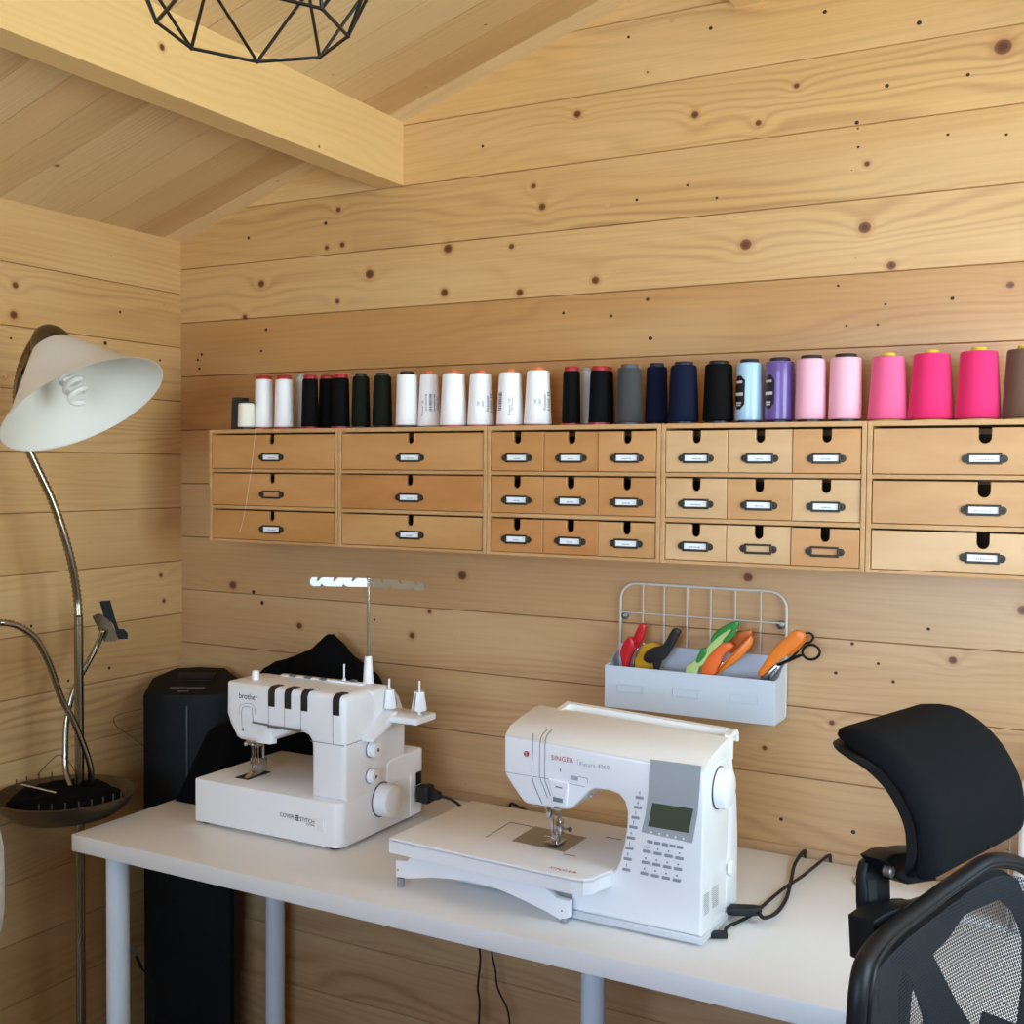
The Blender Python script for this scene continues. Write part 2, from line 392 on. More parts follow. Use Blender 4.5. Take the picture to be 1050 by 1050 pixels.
# purlins
WP = plank_mat('spruce_purlin', wall_knots([], 1), light='E0C28E', dark='CFA96E', orange='D4A96C')
def purlin(name, x0, x1, zb):
    bm = bmesh.new(); L = board_layers(bm)
    s = random.random()
    for quad_, uvs in [
        ([(x1, -RD, zb), (x1, 0, zb), (x1, 0, roofz(x1)), (x1, -RD, roofz(x1))], 'yz'),
        ([(x0, 0, zb), (x0, -RD, zb), (x0, -RD, roofz(x0)), (x0, 0, roofz(x0))], 'yz'),
        ([(x0, -RD, zb), (x0, 0, zb), (x1, 0, zb), (x1, -RD, zb)], 'yx'),
        ([(x0, 0, zb), (x0, 0, roofz(x0)), (x1, 0, roofz(x1)), (x1, 0, zb)], 'xz'), ([(x0, -RD, zb), (x1, -RD, zb), (x1, -RD, roofz(x1)), (x0, -RD, roofz(x0))], 'xz'),
        ([(x0, -RD, roofz(x0)), (x1, -RD, roofz(x1)), (x1, 0, roofz(x1)), (x0, 0, roofz(x0))], 'yx')]:
        f = bm.faces.new([bm.verts.new(q) for q in quad_])
        for lp, q in zip(f.loops, quad_):
            lp[L[0]].uv = (q[1], q[2]) if uvs == 'yz' else (q[1], q[0]+.4); lp[L[1]] = (.62, .35, s, 0)
    bmesh.ops.recalc_face_normals(bm, faces=bm.faces)
    mb = MB(); mb.bm.free(); mb.bm = bm
    return struct(name, mb, [WP], smooth=False)
purlin('beam_1', .62, .687, 2.122)
purlin('beam_2', 1.465, 1.515, 2.380)
purlin('beam_3', RW-.687, RW-.62, 2.122)
# batten behind the desk
mb = MB(); mb.prism([(-.0096, .700), (-.0002, .700), (-.0002, .749), (-.005, .749), (-.0085, .744), (-.0096, .735)], YZ, .30, RW-.01, .001)
struct('trim_1', mb, mat('batten_wood', 'B08A60', .5))
# ------------------------------------------------------------------ desk
DH = .734
t = thing('desk', 'long white laminate desk on round white legs along the back wall', 'desk', (1.308, -.317, 0))
mb = MB(); mb.box(.308, 2.308, -.617, -.017, .700, DH, .0012); mb.build('desktop', DESKW, t)
for x, y in [(.376, -.56), (.376, -.075), (1.308, -.275), (2.24, -.56), (2.24, -.075)]:
    mb = MB(); mb.cyl((x, y, .02), (x, y, .6995), .0228, seg=28, bev=.001); mb.cyl((x, y, .694), (x, y, .6998), .034, seg=28)
    lg = mb.build('leg', mat('white_painted_steel', 'DDE3EA', .35), t)
    mb = MB(); mb.cyl((x, y, .001), (x, y, .021), .02, .019); mb.build('foot', mat('grey_foot_plastic', '9A9C9E', .5), lg)

# ------------------------------------------------------------------ drawer cabinets
PLY = [('C28A50', 'BA8148'), ('CA945D', 'C18951'), ('C79660', 'BD8A54'), ('D3AB7C', 'CAA070'), ('C0834B', 'B57840')]
plym = [noisy('birch_ply_%d' % i, a, b, 5, .45, 0, (1, 1, 4)) for i, (a, b) in enumerate(PLY)]
CARC = noisy('birch_ply_carcass', 'C89B6A', 'BE8F5C', 6, .5, 0, (1, 1, 6))
INNER = mat('birch_inside_shaded', '5A4228', .8)  # drawer insides darker than birch; recess shade put into the colour
HOLD = mat('antique_label_holder', '3A342A', .45, .6)
CX0, CW = .27, .375
CY = -.185
def label_holder(dr, cx, cz, y, w, card, marks, k):
    mb = MB(); h = .0185; a = w*.415
    ol = [(-a, -h/2), (a, -h/2), (a, h/2), (-a, h/2)]
    # frame with open slot: four bars, rounded lugs with a pin
    th = .0036
    for (x0, x1, z0, z1) in [(-a, a, h/2-.0036, h/2), (-a, a, -h/2, -h/2+.0042), (-a, -a+.0036, -h/2+.004, h/2-.0034), (a-.0036, a, -h/2+.004, h/2-.004)]:
        mb.box(cx+x0, cx+x1, y-th, y-.0002, cz+z0, cz+z1, .0008, 1)
    for s in (-1, 1):
        mb.lathe([(0, .0028), (.0062, .0024), (.0068, .0002), (0, .0002)], (cx+s*(a+.0025), y, cz), (0, -1, 0), 14)
        mb.ball((cx+s*(a+.0035), y-.0028, cz), .0022, (1, .6, 1), sub=1)
    mb.build('label_holder', HOLD, dr)
    if card:
        mb = MB(); mb.box(cx-a+.0034, cx+a-.0034, y-.0012, y-.0003, cz-h/2+.003, cz+h/2-.003)
        rnd = random.Random(k)
        ww = a*marks; x = cx-ww/2 + rnd.uniform(-.002, .002); zc = cz-.0012
        while x < cx+ww/2:
            l = rnd.uniform(.0009, .0019); hh = rnd.uniform(.0012, .0024)
            mb.box(x, x+l*.8, y-.0014, y-.0011, zc-hh/2, zc+hh/2, mi=1); x += l+.0006
        mb.build('label_card', [PAPER, mat('faint_ink', '70747C', .7)], dr)
def drawer(root, x0, x1, z0, z1, yf, nw, nh, m, card, marks, k, hw):
    cx = (x0+x1)/2; pts = [(x0, z0), (x1, z0), (x1, z1), (cx+nw/2, z1)]
    for i in range(9): a = -PI*i/8; pts.append((cx+nw/2*math.cos(a), z1-nh+nw/2+nw/2*math.sin(a)))
    pts += [(cx-nw/2, z1), (x0, z1)]
    mb = MB(); mb.prism(pts, XZ, yf, yf+.009, .0006, 1)
    yb = -.02
    mb.box(x0+.003, x1-.003, yf+.009, yb, z0+.002, z0+.006, mi=1); mb.box(x0+.003, x1-.003, yb-.006, yb, z0+.006, z1-.006, mi=1)
    for xx in (x0+.003, x1-.009): mb.box(xx, xx+.006, yf+.009, yb-.006, z0+.006, z1-.006, mi=1)
    d = mb.build('drawer', [m, INNER], root, ang=25)
    label_holder(d, cx, z0+.0255, yf, hw, card, marks, k)
cabs = [
 ('birch cabinet with three wide drawers at the row\'s left end, one label frame empty', 1, [2, 2, 0]),
 ('birch cabinet with three wide drawers, second from the left end of the row', 1, [1, 1, 1]),
 ('orange-toned birch cabinet with nine small drawers below the orange-capped white cones', 3, [0]*9),
 ('pale birch cabinet with nine small drawers, two with empty label frames', 3, [0]*9),
 ('birch cabinet with three wide drawers at the right end, below hot pink cones', 1, [0]*3)]
tones = [[1, 1, 0], [1, 4, 2], [0, 0, 1, 0, 0, 0, 4, 4, 2], [3, 3, 1, 3, 2, 3, 3, 3, 1], [2, 2, 3]]
rows = [(1.4732, 1.5502), (1.3891, 1.4618), (1.3105, 1.3772)]
kk = 0
for ci, (lab, ncol, _) in enumerate(cabs):
    x0 = CX0+ci*CW; x1 = x0+.3738
    r = thing('mounted_drawer_cabinet', lab, 'cabinet', ((x0+x1)/2, -.0925, 1.303), 'row of wall drawer cabinets')
    mb = MB(); e = .0007
    for bx in [(x0, x0+.008, CY, -.0008, 1.303, 1.563), (x1-.008, x1, CY, -.0008, 1.303, 1.563), (x0+.008, x1-.008, CY, -.0008, 1.554, 1.563), (x0+.008, x1-.008, CY, -.0008, 1.303, 1.3095),
               (x0+.008, x1-.008, CY+.001, -.008, 1.4645, 1.472), (x0+.008, x1-.008, CY+.001, -.008, 1.380, 1.388), (x0+.008, x1-.008, -.008, -.0008, 1.3095, 1.554)]:
        mb.box(*bx, e, 1)
    mb.build('carcass', CARC, r)
    for ri, (za, zb) in enumerate(rows):
        for c in range(ncol):
            g = .0012; w = (x1-x0-.018)/ncol
            a = x0+.009+c*w+g/2; b = a+w-g
            card = not ((ci == 0 and ri == 1) or (ci == 3 and ri == 2 and c > 0))
            rnd = random.Random(kk*7+3)
            yf = CY+.0015+rnd.uniform(-.0018, .0018)
            if ncol == 3: nw, nh, hw, mk = .0172, .0235, .0605, rnd.uniform(.45, .75)
            else: nw, nh, hw, mk = (.0205, .026, .064, 1.05) if ci == 4 else (.0165, .022, .064, rnd.uniform(.35, 1.1))
            drawer(r, a, b, za, zb-rnd.uniform(0, .0008), yf, nw, nh, plym[tones[ci][ri*ncol+c]], card, mk, kk, hw); kk += 1

# ------------------------------------------------------------------ thread cones on the cabinets
def thread_mat(name, c, rough=.75, sheen=.15, coat=0):
    t = NT('thread_'+name)
    tc = t.n('TexCoord').outputs['Object']; sx = t.n('SeparateXYZ', {0: tc})
    w = t.m_('SINE', t.m_('ADD', t.m_('MULTIPLY', sx.outputs[2], 5200.0), t.m_('MULTIPLY', sx.outputs[0], 900.0)))
    t.P(Base_Color=lin(c), Roughness=rough, Normal=t.n('Bump', {'Strength': .12, 'Distance': .0004, 'Height': w}).outputs[0])
    dk = max(lin(c)) < .03
    t.b.inputs['Sheen Weight'].default_value = 0 if dk else sheen; t.b.inputs['Specular IOR Level'].default_value = .12 if dk else .3
    if coat: t.b.inputs['Coat Weight'].default_value = coat; t.b.inputs['Coat Roughness'].default_value = .12
    return t.m
TM = {k: thread_mat(k, c) for k, c in dict(cream='F2EDE0', white='F4F4F8', greywhite='C9C9CB', black='060607', green='13160F', grey='3E3E40', navy='10162F', pink='EBB0C4', salmon='EC5F90', hot='E0266A', brown='65493A', slate='33343C').items()}
TM['blue'] = thread_mat('blue', 'A6C8E6', .35, .1, .5); TM['purple'] = thread_mat('purple', '6A4E96', .35, .1, .5)
KM = {k: mat('cone_core_'+k, c, .4) for k, c in dict(red='A81E2A', black='17171A', green='20241E', navy='141A38', orange='E8703A', grey='55555A', yellow='D8B93A', dark='2A1A20', greyw='A8A6A6').items()}
# cx, half bottom, half top, y top of thread, depth y, thread, core, label
SP = [
 (246.5,9.5,8.6,409,-.095,'slate','black',0,'dark slate thread spool behind the short cream spool','short'),
 (252.5,8.6,8,413,-.150,'cream','black',0,'short cream thread spool with black flange at the left end of the shelf','short'),
 (270.8,9.8,8.8,388.5,-.115,'white','red',0,'white thread cone with red cap beside the short cream spool','flange'),
 (291.5,10,9,388.5,-.115,'white','red',0,'white thread cone with red cap beside the first black red-capped cones','flange'),
 (308.5,6.5,6,386,-.045,'greywhite','greyw',0,'grey-white thread cone half hidden behind the leftmost black cone','cap'),
 (318,9,7.8,388,-.12,'black','red',0,'leftmost black thread cone with red cap, next to the white ones','flange'),
 (335.5,9.5,8,388,-.065,'black','red',0,'black red-capped thread cone set back between two other black cones','flange'),
 (349.3,9.6,8.4,387,-.12,'black','red',0,'black red-capped thread cone beside the dark green cones','flange'),
 (370,9.8,8.4,385.5,-.115,'green','green',0,'dark green thread cone next to the black red-capped cones','cap'),
 (392,10.4,9,385,-.115,'green','green',0,'dark green thread cone next to the navy-capped white cone','cap'),
 (417.5,11.8,10.8,383.5,-.115,'white','black',0,'white thread cone with wide black cap beside the dark green cones','cap'),
 (440,11.8,9.2,383,-.105,'white','orange',1,'white thread cone with a barcode facing front, left of the plain white cone','cone'),
 (465,14,11.4,382.5,-.125,'white','orange',0,'plain white thread cone with orange cap between two printed cones','cone'),
 (493,14,11.3,382.5,-.115,'white','orange',2,'white orange-capped thread cone printed 5000 M above the cabinet joint','cone'),
 (523,14,11.4,381.5,-.12,'white','orange',3,'white orange-capped thread cone with barcode turned to its left side','cone'),
 (551.5,14.5,11.5,379.5,-.115,'white','orange',2,'white orange-capped thread cone printed 5000 M, right end of the white group','cone'),
 (585.7,9.7,8.6,380,-.115,'black','red',0,'black red-capped thread cone right after the white orange-capped group','flange'),
 (601,7.5,6.5,380.5,-.05,'greywhite','greyw',0,'grey-white thread cone half hidden between two black red-capped cones','cap'),
 (614.3,11,9.2,379.5,-.125,'black','red',0,'black red-capped thread cone beside the dark grey cone','flange'),
 (619,10.5,9.2,380,-.05,'black','red',0,'black thread cone mostly hidden behind a black red-capped cone','flange'),
 (645,14,12.2,376.5,-.115,'grey','grey',0,'dark grey thread cone between black and navy cones','cap'),
 (673,11.8,10.4,375.5,-.08,'navy','navy',0,'navy thread cone next to the dark grey cone','cap'),
 (700.5,16,13.3,374,-.12,'navy','navy',0,'wide navy thread cone beside the large black cone','cap'),
 (736.3,15.8,13.8,373,-.115,'black','black',0,'large black thread cone left of the pale blue spool','cap'),
 (768,14.3,13.2,371.5,-.115,'blue','navy',4,'shiny pale blue thread spool with a black oval label','spool'),
 (799,15,14.4,370,-.115,'purple','navy',4,'shiny purple thread spool with a black oval label','spool'),
 (831,15.6,14.8,367.5,-.12,'pink','dark',0,'pale pink thread cone beside the purple spool','cap'),
 (866.5,16.8,15.5,366,-.115,'pink','dark',0,'pale pink thread cone beside the salmon pink cone','cap'),
 (910.3,20,15.8,365,-.115,'salmon','yellow',0,'salmon pink thread cone with a yellow cap','cone'),
 (954.3,22.6,17.8,362,-.11,'hot','yellow',0,'hot pink thread cone next to the salmon pink cone','cone'),
 (1002.5,22.4,18.2,359.5,-.11,'hot','yellow',0,'hot pink thread cone beside the brown cone at the right','cone'),
 (1050,21.5,17.5,357.5,-.11,'brown','yellow',0,'brown thread cone at the right edge of the photo','cone'),
]
ST = 1.5632
for (cx, hb, ht, yt, dy, th, co, lb, lab, kind) in SP:
    p = at(cx, 425, 1, dy); Zc = (p-CAM).dot(CF); k = Zc/FPX
    x, rb, rt = p.x, hb*k, ht*k; zt = at(cx, yt, 1, dy-rt*.7).z
    zb = ST+.006 if kind != 'cone' else ST+.004
    r = thing('thread_spool' if kind in ('short', 'spool') else 'thread_cone', lab, 'thread', (x, dy, ST), 'thread cones on the drawer cabinets')
    o = (x, dy, 0)
    def rad(z): return rb+(rt-rb)*(z-zb)/(zt-zb)
    mb = MB(); e = .0035
    mb.lathe([(0, zb), (rb-e*.6, zb), (rb, zb+e*.5), (rad(zb+.012), zb+.012)] + [(rad(zb+.012+(zt-zb-.02)*i/6), zb+.012+(zt-zb-.02)*i/6) for i in range(1, 6)] + [(rt+.0002, zt-.005), (rt-.001, zt-.0012), (rt-.003, zt), (0, zt)], o, seg=36)
    mb.build('thread', TM[th], r)
    mb = MB(); cr_ = rt*(.88 if kind == 'flange' else .72 if kind in ('cap', 'spool', 'short') else .42); ch = .0085 if kind in ('flange',) else .007
    zc = zt-.0004
    if kind == 'short': ch = .004; cr_ = rt*.98
    fr = rb*(1.02 if kind in ('flange', 'short') else .84 if kind in ('cap', 'spool') else .8)
    mb.lathe([(0, ST+.0002), (fr, ST+.0002), (fr, zb-.0006), (fr*.97, zb-.0001), (cr_*.4, zb-.0001), (cr_*.4, zc), (cr_, zc), (cr_, zc+ch*.7), (cr_*.93, zc+ch), (cr_*.55, zc+ch), (cr_*.5, zc+ch*.8), (cr_*.3, zc+ch*.5), (0, zc+ch*.5)], o, seg=32)
    mb.build('core', KM[co], r)
    # printing on the thread or its film, wrapped on the surface
    vang = math.atan2(CAM.y-dy, CAM.x-x)
    def wrap(ang0, z0, da=0.0, off=.0004):
        def f(a, b): # a runs up the cone, b to its left
            z = z0+a; rr = rad(z)+off; an = vang+ang0-b/rr; return Vector((x+rr*math.cos(an), dy+rr*math.sin(an), z))
        return f
    zm = (zb+zt)/2-.006
    def barcode(mb, ang, w, h):
        f = wrap(ang, zm); rr = random.Random(5); b = -w/2
        # bars are level strips stacked up the cone
        z = -h/2
        while z < h/2:
            l = rr.uniform(.0008, .0022)
            mb.quad(f(z, -w/2), f(z, 0), f(z+l, 0), f(z+l, -w/2)); mb.quad(f(z, 0), f(z, w/2), f(z+l, w/2), f(z+l, 0)); z += l+rr.uniform(.0007, .0018)
    if lb in (1, 3):
        mb = MB(); a0 = .12 if lb == 1 else -.95
        barcode(mb, a0, .021 if lb == 1 else .012, .036)
        f1 = wrap(a0-.78 if lb == 1 else a0+.9, zm-.012)
        mb.text('Polyester 120', 0, (1, 0, 0), (0, 1, 0), .0062, f=f1)
        if lb == 1: mb.text('5000 M', 0, (1, 0, 0), (0, 1, 0), .009, f=wrap(a0+.82, zm-.002))
        else: mb.text('100% Polyester', 0, (1, 0, 0), (0, 1, 0), .005, f=wrap(a0+1.12, zm-.006))
        mb.build('printed_label', mat('print_grey', '4B4E55', .7), r)
    if lb == 2:
        mb = MB()
        mb.text('5000 M', 0, (1, 0, 0), (0, 1, 0), .0125, f=wrap(.98, zm-.002), space=1.05)
        mb.text('Polyester', 0, (1, 0, 0), (0, 1, 0), .009, f=wrap(.55, zm-.004), shear=.3)
        mb.text('100%', 0, (1, 0, 0), (0, 1, 0), .0062, f=wrap(.15, zm-.004)); mb.text('120', 0, (1, 0, 0), (0, 1, 0), .0062, f=wrap(-.2, zm-.004))
        mb.build('printed_label', mat('print_dark', '33363C', .7), r)
    if lb == 4:
        mb = MB(); H = .031; W = .0135; a0 = -.86
        f = wrap(a0, zm+.004, off=.0003); N = 8
        def strip(mi, zlist, off):
            ff = wrap(a0, zm+.004, off=off)
            for (za, wa), (zb_, wb) in zip(zlist, zlist[1:]):
                for q in range(N):
                    s0, s1 = -1+2*q/N, -1+2*(q+1)/N
                    mb.quad(ff(za, wa*s0), ff(za, wa*s1), ff(zb_, wb*s1), ff(zb_, wb*s0), mi)
        strip(0, [(-H, W*.35), (-H*.7, W), (H*.7, W), (H, W*.35)], .0004)
        for zc_, ww, hh in [(.019, .6, .0022), (-.003, .75, .0028), (-.019, .5, .0015), (-.023, .45, .0012)]:
            strip(1, [(zc_-hh, W*ww), (zc_+hh, W*ww)], .0007)
        mb.build('oval_label', [mat('label_black', '15161A', .4), mat('label_silver', 'C9CBD0', .4)], r)

# loose thread ends hanging over the left cabinet
mb = MB(); p0 = at(263, 441, 1, -.186)
q = [(p0.x+.004, -.150, ST+.0004), (p0.x+.002, -.178, ST+.0006), (p0.x, -.1868, ST+.0005), (p0.x-.0005, -.1895, ST-.006), at(259, 470, 1, -.1905), at(255, 500, 1, -.1905), at(250, 530, 1, -.1905), at(246, 545, 1, -.1905)]
mb.tube(cr(q, 5), .00028, 5)
single('loose_thread', mb, TM['white'], 'fine white thread end hanging down over the leftmost cabinet drawers', 'thread')

# ------------------------------------------------------------------ wall rack with cutting tools
RACK = mat('pale_blue_grey_steel', 'C6CCD4', .38); WIRE = mat('pale_grey_wire', 'C9C6BC', .4)
t = thing('mounted_tool_rack', 'pale grey steel tool rack with wire grid back on the wall below the cabinets', 'rack', (1.415, -.045, .996))
X0, X1, ZT, ZB = 1.2405, 1.588, 1.2425, 1.0
mb = MB(); rr = .034; path = [(X0, ZB)]
path += [(X0+rr-rr*math.cos(a*PI/12), ZT-rr+rr*math.sin(a*PI/12)) for a in range(7)]
path += [(X1-rr+rr*math.sin(a*PI/12), ZT-rr+rr*math.cos(a*PI/12)) for a in range(7)] + [(X1, ZB)]
mb.tube([(a, -.007, b) for a, b in path], .0027, 10)
mb.build('wire_frame', WIRE, t)
mb = MB()
for px in (659.4, 681, 704.5, 728.7, 754, 780):
    x = at(px, 640, 1, -.007).x; mb.tube([(x, -.007, 1.05), (x, -.007, ZT)], .0015, 6)
mb.tube([(X0, -.009, 1.182), (X1, -.009, 1.182)], .0015, 6)
mb.build('wire_grid', WIRE, t)
mb = MB(); YF = -.083
mb.box(X0-.001, X1+.001, -.0118, -.0102, .997, 1.118, .0005, 1)
mb.box(X0-.001, X1+.001, YF, YF+.0014, .997, 1.082, .0005, 1)
mb.box(X0-.001, X1+.001, YF+.001, -.011, .997, .9985)
for x in (X0-.001, X1-.0004): mb.prism([(YF+.001, .998), (-.0115, .998), (-.0115, 1.105), (-.03, 1.1), (-.055, 1.084), (YF+.001, 1.082)], YZ, x, x+.0014)
mb.build('tray', RACK, t, ang=20)
for px, py in ((646.5, 706.5), (703.5, 711.5), (763, 717.5)):
    c = at(px, py, 1, YF); mb = MB(); w, h = .0275, .0105
    for b in [(-w, w, h-.0018, h), (-w, w, -h, -h+.0018), (-w, -w+.0018, -h, h), (w-.0018, w, -h, h)]:
        mb.box(c.x+b[0], c.x+b[1], YF-.0016, YF-.0001, c.z+b[2]*.8, c.z+b[3]*.8, .0005, 1)
    mb.build('label_frame', RACK, t)
for px, py in ((640, 631), (800.5, 641)):
    c = at(px, py, 1, -.005); mb = MB(); mb.lathe([(0, .0055), (.003, .005), (.0055, .003), (.0085, .0015), (.009, -.0045), (0, -.0045)], (c.x, -.005, c.z), (0, -1, 0), 20)
    mb.build('screw', GREYM, t)
def tool_px(mb, crop, s, pts, y, th, bev=.0025, mi=0, sm=3):
    P = [at(crop[0]+a/s, crop[1]+b/s, 1, y) for a, b in pts]
    if sm: P = cr(P, sm, True)
    for p in P: p.z = max(p.z, 1.0000)
    mb.prism([(p.x, p.z) for p in P], XZ, y-th/2, y+th/2, bev, 2, mi)
A = (630, 630); sA = 11.667; B = (690, 620); sB = 6.5625
STEEL = mat('blade_steel', 'C8C8C8', .22, 1.); OR = mat('orange_plastic', 'E87A1E', .35); ORD = mat('dark_orange_plastic', 'C9661C', .4)
t = thing('scissors', 'red-handled scissors at the left end of the wall rack', 'scissors', at(652, 690, 1, -.05))
mb = MB(); tool_px(mb, A, sA, [(120, 640), (85, 490), (85, 420), (130, 320), (190, 266), (235, 300), (250, 380), (215, 450), (175, 530), (155, 620)], -.056, .016)
mb.build('handle', mat('red_plastic', 'C0141F', .3), t)
mb = MB(); tool_px(mb, A, sA, [(180, 500), (215, 400), (235, 270), (270, 180), (305, 120), (345, 105), (380, 130), (378, 200), (345, 300), (290, 400), (225, 460)], -.044, .011, .004)
mb.build('handle', mat('red_plastic', 'C0141F', .3), t)
mb = MB(); tool_px(mb, A, sA, [(150, 1300), (160, 640), (210, 470), (265, 405), (285, 430), (235, 560), (200, 1300)], -.048, .003, .0006, sm=2)
c = at(630+358/sA, 630+345/sA, 1, -.05); mb.cyl((c.x, -.062, c.z), (c.x, -.048, c.z), .0036); mb.build('blade', STEEL, t)
t = thing('rotary_cutter', 'yellow and black rotary cutter next to the red-handled scissors', 'cutter', at(668, 685, 1, -.045))
mb = MB(); tool_px(mb, A, sA, [(265, 1300), (255, 600), (270, 520), (310, 430), (370, 360), (440, 335), (520, 345), (590, 400), (580, 520), (480, 640), (440, 1300)], -.040, .013); mb.build('guard', mat('yellow_plastic', 'D9A21B', .35), t)
mb = MB(); tool_px(mb, A, sA, [(500, 1300), (540, 640), (600, 540), (680, 440), (785, 225), (785, 190), (745, 162), (700, 175), (660, 240), (590, 355), (480, 390), (390, 440), (350, 510), (370, 560), (430, 590), (480, 640), (450, 1300)], -.055, .012, .003, sm=2)
mb.build('handle', mat('black_grip', '141416', .35), t)
t = thing('thread_snips', 'green-handled cutter leaning in the middle of the wall rack', 'cutter', at(728, 680, 1, -.045))
mb = MB(); tool_px(mb, B, sB, [(60, 860), (85, 460), (120, 400), (165, 360), (215, 310), (260, 255), (330, 195), (405, 148), (432, 172), (380, 218), (300, 285), (240, 345), (200, 410), (165, 460), (130, 860)], -.0728, .010); mb.build('handle', mat('pale_green_plastic', 'AFC47A', .4), t)
mb = MB(); tool_px(mb, B, sB, [(255, 255), (275, 200), (330, 152), (400, 118), (440, 112), (446, 140), (428, 172), (410, 215), (360, 255), (340, 240), (380, 190), (400, 158), (330, 198)], -.0735, .012, .002, sm=2)
tool_px(mb, B, sB, [(160, 378), (180, 325), (207, 288), (235, 312), (215, 355), (178, 390)], -.0733, .0115, .001, sm=2); mb.build('grip', mat('dark_green_plastic', '2E7A35', .35), t)
def orange_scissors(lab, pieces, blade, loc):
    t = thing('scissors', lab, 'scissors', loc)
    for pts, y, m in pieces:
        mb = MB(); tool_px(mb, B, sB, pts, y, .013, .003, sm=2); mb.build('handle', m, t)
    mb = MB(); tool_px(mb, B, sB, blade, -.045, .003, .0006, sm=0); mb.build('blade', STEEL, t)
orange_scissors('orange-handled scissors with long bows beside the green-handled cutter', [
  ([(195, 470), (205, 405), (240, 350), (290, 300), (345, 250), (398, 260), (402, 290), (345, 335), (322, 385), (300, 430), (275, 475)], -.060, mat('bright_orange_plastic', 'EE6A2A', .35)),
  ([(285, 475), (300, 440), (345, 385), (425, 305), (500, 228), (530, 210), (536, 262), (500, 312), (440, 375), (350, 435)], -.046, OR),
  ([(400, 265), (420, 220), (455, 182), (525, 168), (532, 205), (490, 235), (430, 300), (385, 330)], -.030, ORD)], [(215, 860), (225, 470), (330, 380), (345, 400), (270, 480), (260, 860)], at(735, 685, 1, -.045))
orange_scissors('orange-handled scissors at the right end of the wall rack', [
  ([(575, 470), (580, 445), (610, 400), (650, 340), (700, 275), (780, 205), (830, 168), (885, 190), (890, 218), (870, 252), (790, 322), (720, 378), (650, 432), (610, 475)], -.060, OR),
  ([(760, 330), (800, 290), (885, 222), (912, 215), (892, 250), (825, 322), (780, 345)], -.046, ORD)], [(560, 860), (590, 465), (690, 400), (705, 412), (640, 480), (610, 860)], at(800, 690, 1, -.045))
t = thing('scissors', 'small black-handled scissors leaning out at the right end of the wall rack', 'scissors', at(810, 690, 1, -.035))
mb = MB(); yk = -.036
pB = lambda a, b: at(690+a/sB, 620+b/sB, 1, yk)
mb.tube(cr([pB(930+58*math.cos(i*PI/5), 320-50*math.sin(i*PI/5)) for i in range(10)], 3, True), .0025, 8, True)
mb.tube(cr([pB(700, 410), pB(780, 375), pB(850, 345), pB(880, 340)], 4), [.0030]*9+[.0024]*4, 8)
mb.build('handle', BLACK, t)
mb = MB(); mb.tube(cr([pB(720, 405), pB(800, 355), pB(850, 300), pB(890, 260), pB(925, 250), pB(945, 222), pB(930, 196), pB(900, 192), pB(875, 215), pB(850, 300)], 4), .0021, 8); mb.build('handle', BLACK, t)
mb = MB(); tool_px(mb, B, sB, [(590, 860), (620, 500), (690, 415), (720, 412), (712, 440), (660, 505), (640, 860)], yk, .003, .0005, sm=0)
c = pB(690, 455); mb.ball(c, .003); mb.build('blade', STEEL, t)

# ------------------------------------------------------------------ coverstitch machine (left)
bx, by = .655, -.29
t = thing('coverstitch_machine', 'white coverstitch machine with black dial slots and a tall thread stand, left on the desk', 'sewing machine', (bx, by, DH))
def rrect(x0, x1, y0, y1, rs, n=6):
    out = []
    for (cx, cy, a0), r in zip([(x1, y0, -PI/2), (x1, y1, 0), (x0, y1, PI/2), (x0, y0, PI)], rs):
        sx = -1 if cx == x1 else 1; sy = 1 if cy == y0 else -1
        for i in range(n+1): a = a0+PI/2*i/n; out.append((cx+sx*r+r*math.cos(a), cy+sy*r+r*math.sin(a)))
    return out
SEAM = mat('seam_grey', '6A6D72', .6)
mb = MB(); mb.prism(rrect(.470, .846, -.441, -.165, (.022, .006, .006, .006)), XY, DH+.006, .829, .003)
mb.build('base', WHITE, t)
mb = MB()
for x, y in [(.49, -.42), (.82, -.42), (.49, -.19), (.82, -.19)]: mb.cyl((x, y, DH+.0003), (x, y, DH+.0062), .012)
mb.build('rubber_foot', RUBBER, t)
ap = [(.544, 1.036), (.543, .971), (.552, .950), (.570, .923), (.580, .919), (.640, .919), (.652, .924), (.713, .951), (.742, .952), (.755, .948), (.762, .939), (.764, .930), (.764, .8285), (.846, .8285), (.846, 1.020), (.8435, 1.028), (.838, 1.0335), (.830, 1.036)]
mb = MB(); mb.prism(ap, XZ, -.427, -.30, .012, 4)
mb.prism([(-.345, .829), (-.345, 1.0355), (-.285, 1.0355), (-.262, 1.030), (-.235, 1.008), (-.216, .972), (-.212, .95), (-.212, .829)], YZ, .70, .8464, .014, 4)
mb.build('arm', WHITE, t)
mb = MB(); mb.prism([(-.285, .829), (-.285, .872), (-.268, .879), (-.16, .881), (-.157, .878), (-.157, DH+.008), (-.20, DH+.008), (-.20, .829)], YZ, .745, .849, .003); mb.build('rear_housing', WHITE, t)
mb = MB()
mb.box(.763, .8462, -.4274, -.4265, .9390, .9402); mb.box(.8455, .8463, -.42, -.30, .9390, .9402)
for x in (.657, .6985, .740, .818): mb.box(x-.0004, x+.0004, -.4274, -.4266, .953, 1.0)
mb.box(.818, .8188, -.4274, -.4266, .94, .96)
fq = lambda x, y: at(x, y, 1, -.4272)
mb.tube([fq(248, 744), fq(247.5, 730), fq(249, 725), fq(254, 724.5), fq(258.5, 726), fq(259.5, 740)], .0006, 5)
mb.tube(cr([fq(245, 733), fq(246, 724), fq(251, 721.5), fq(258, 722), fq(261, 726), fq(262, 733)], 3), .0004, 5)
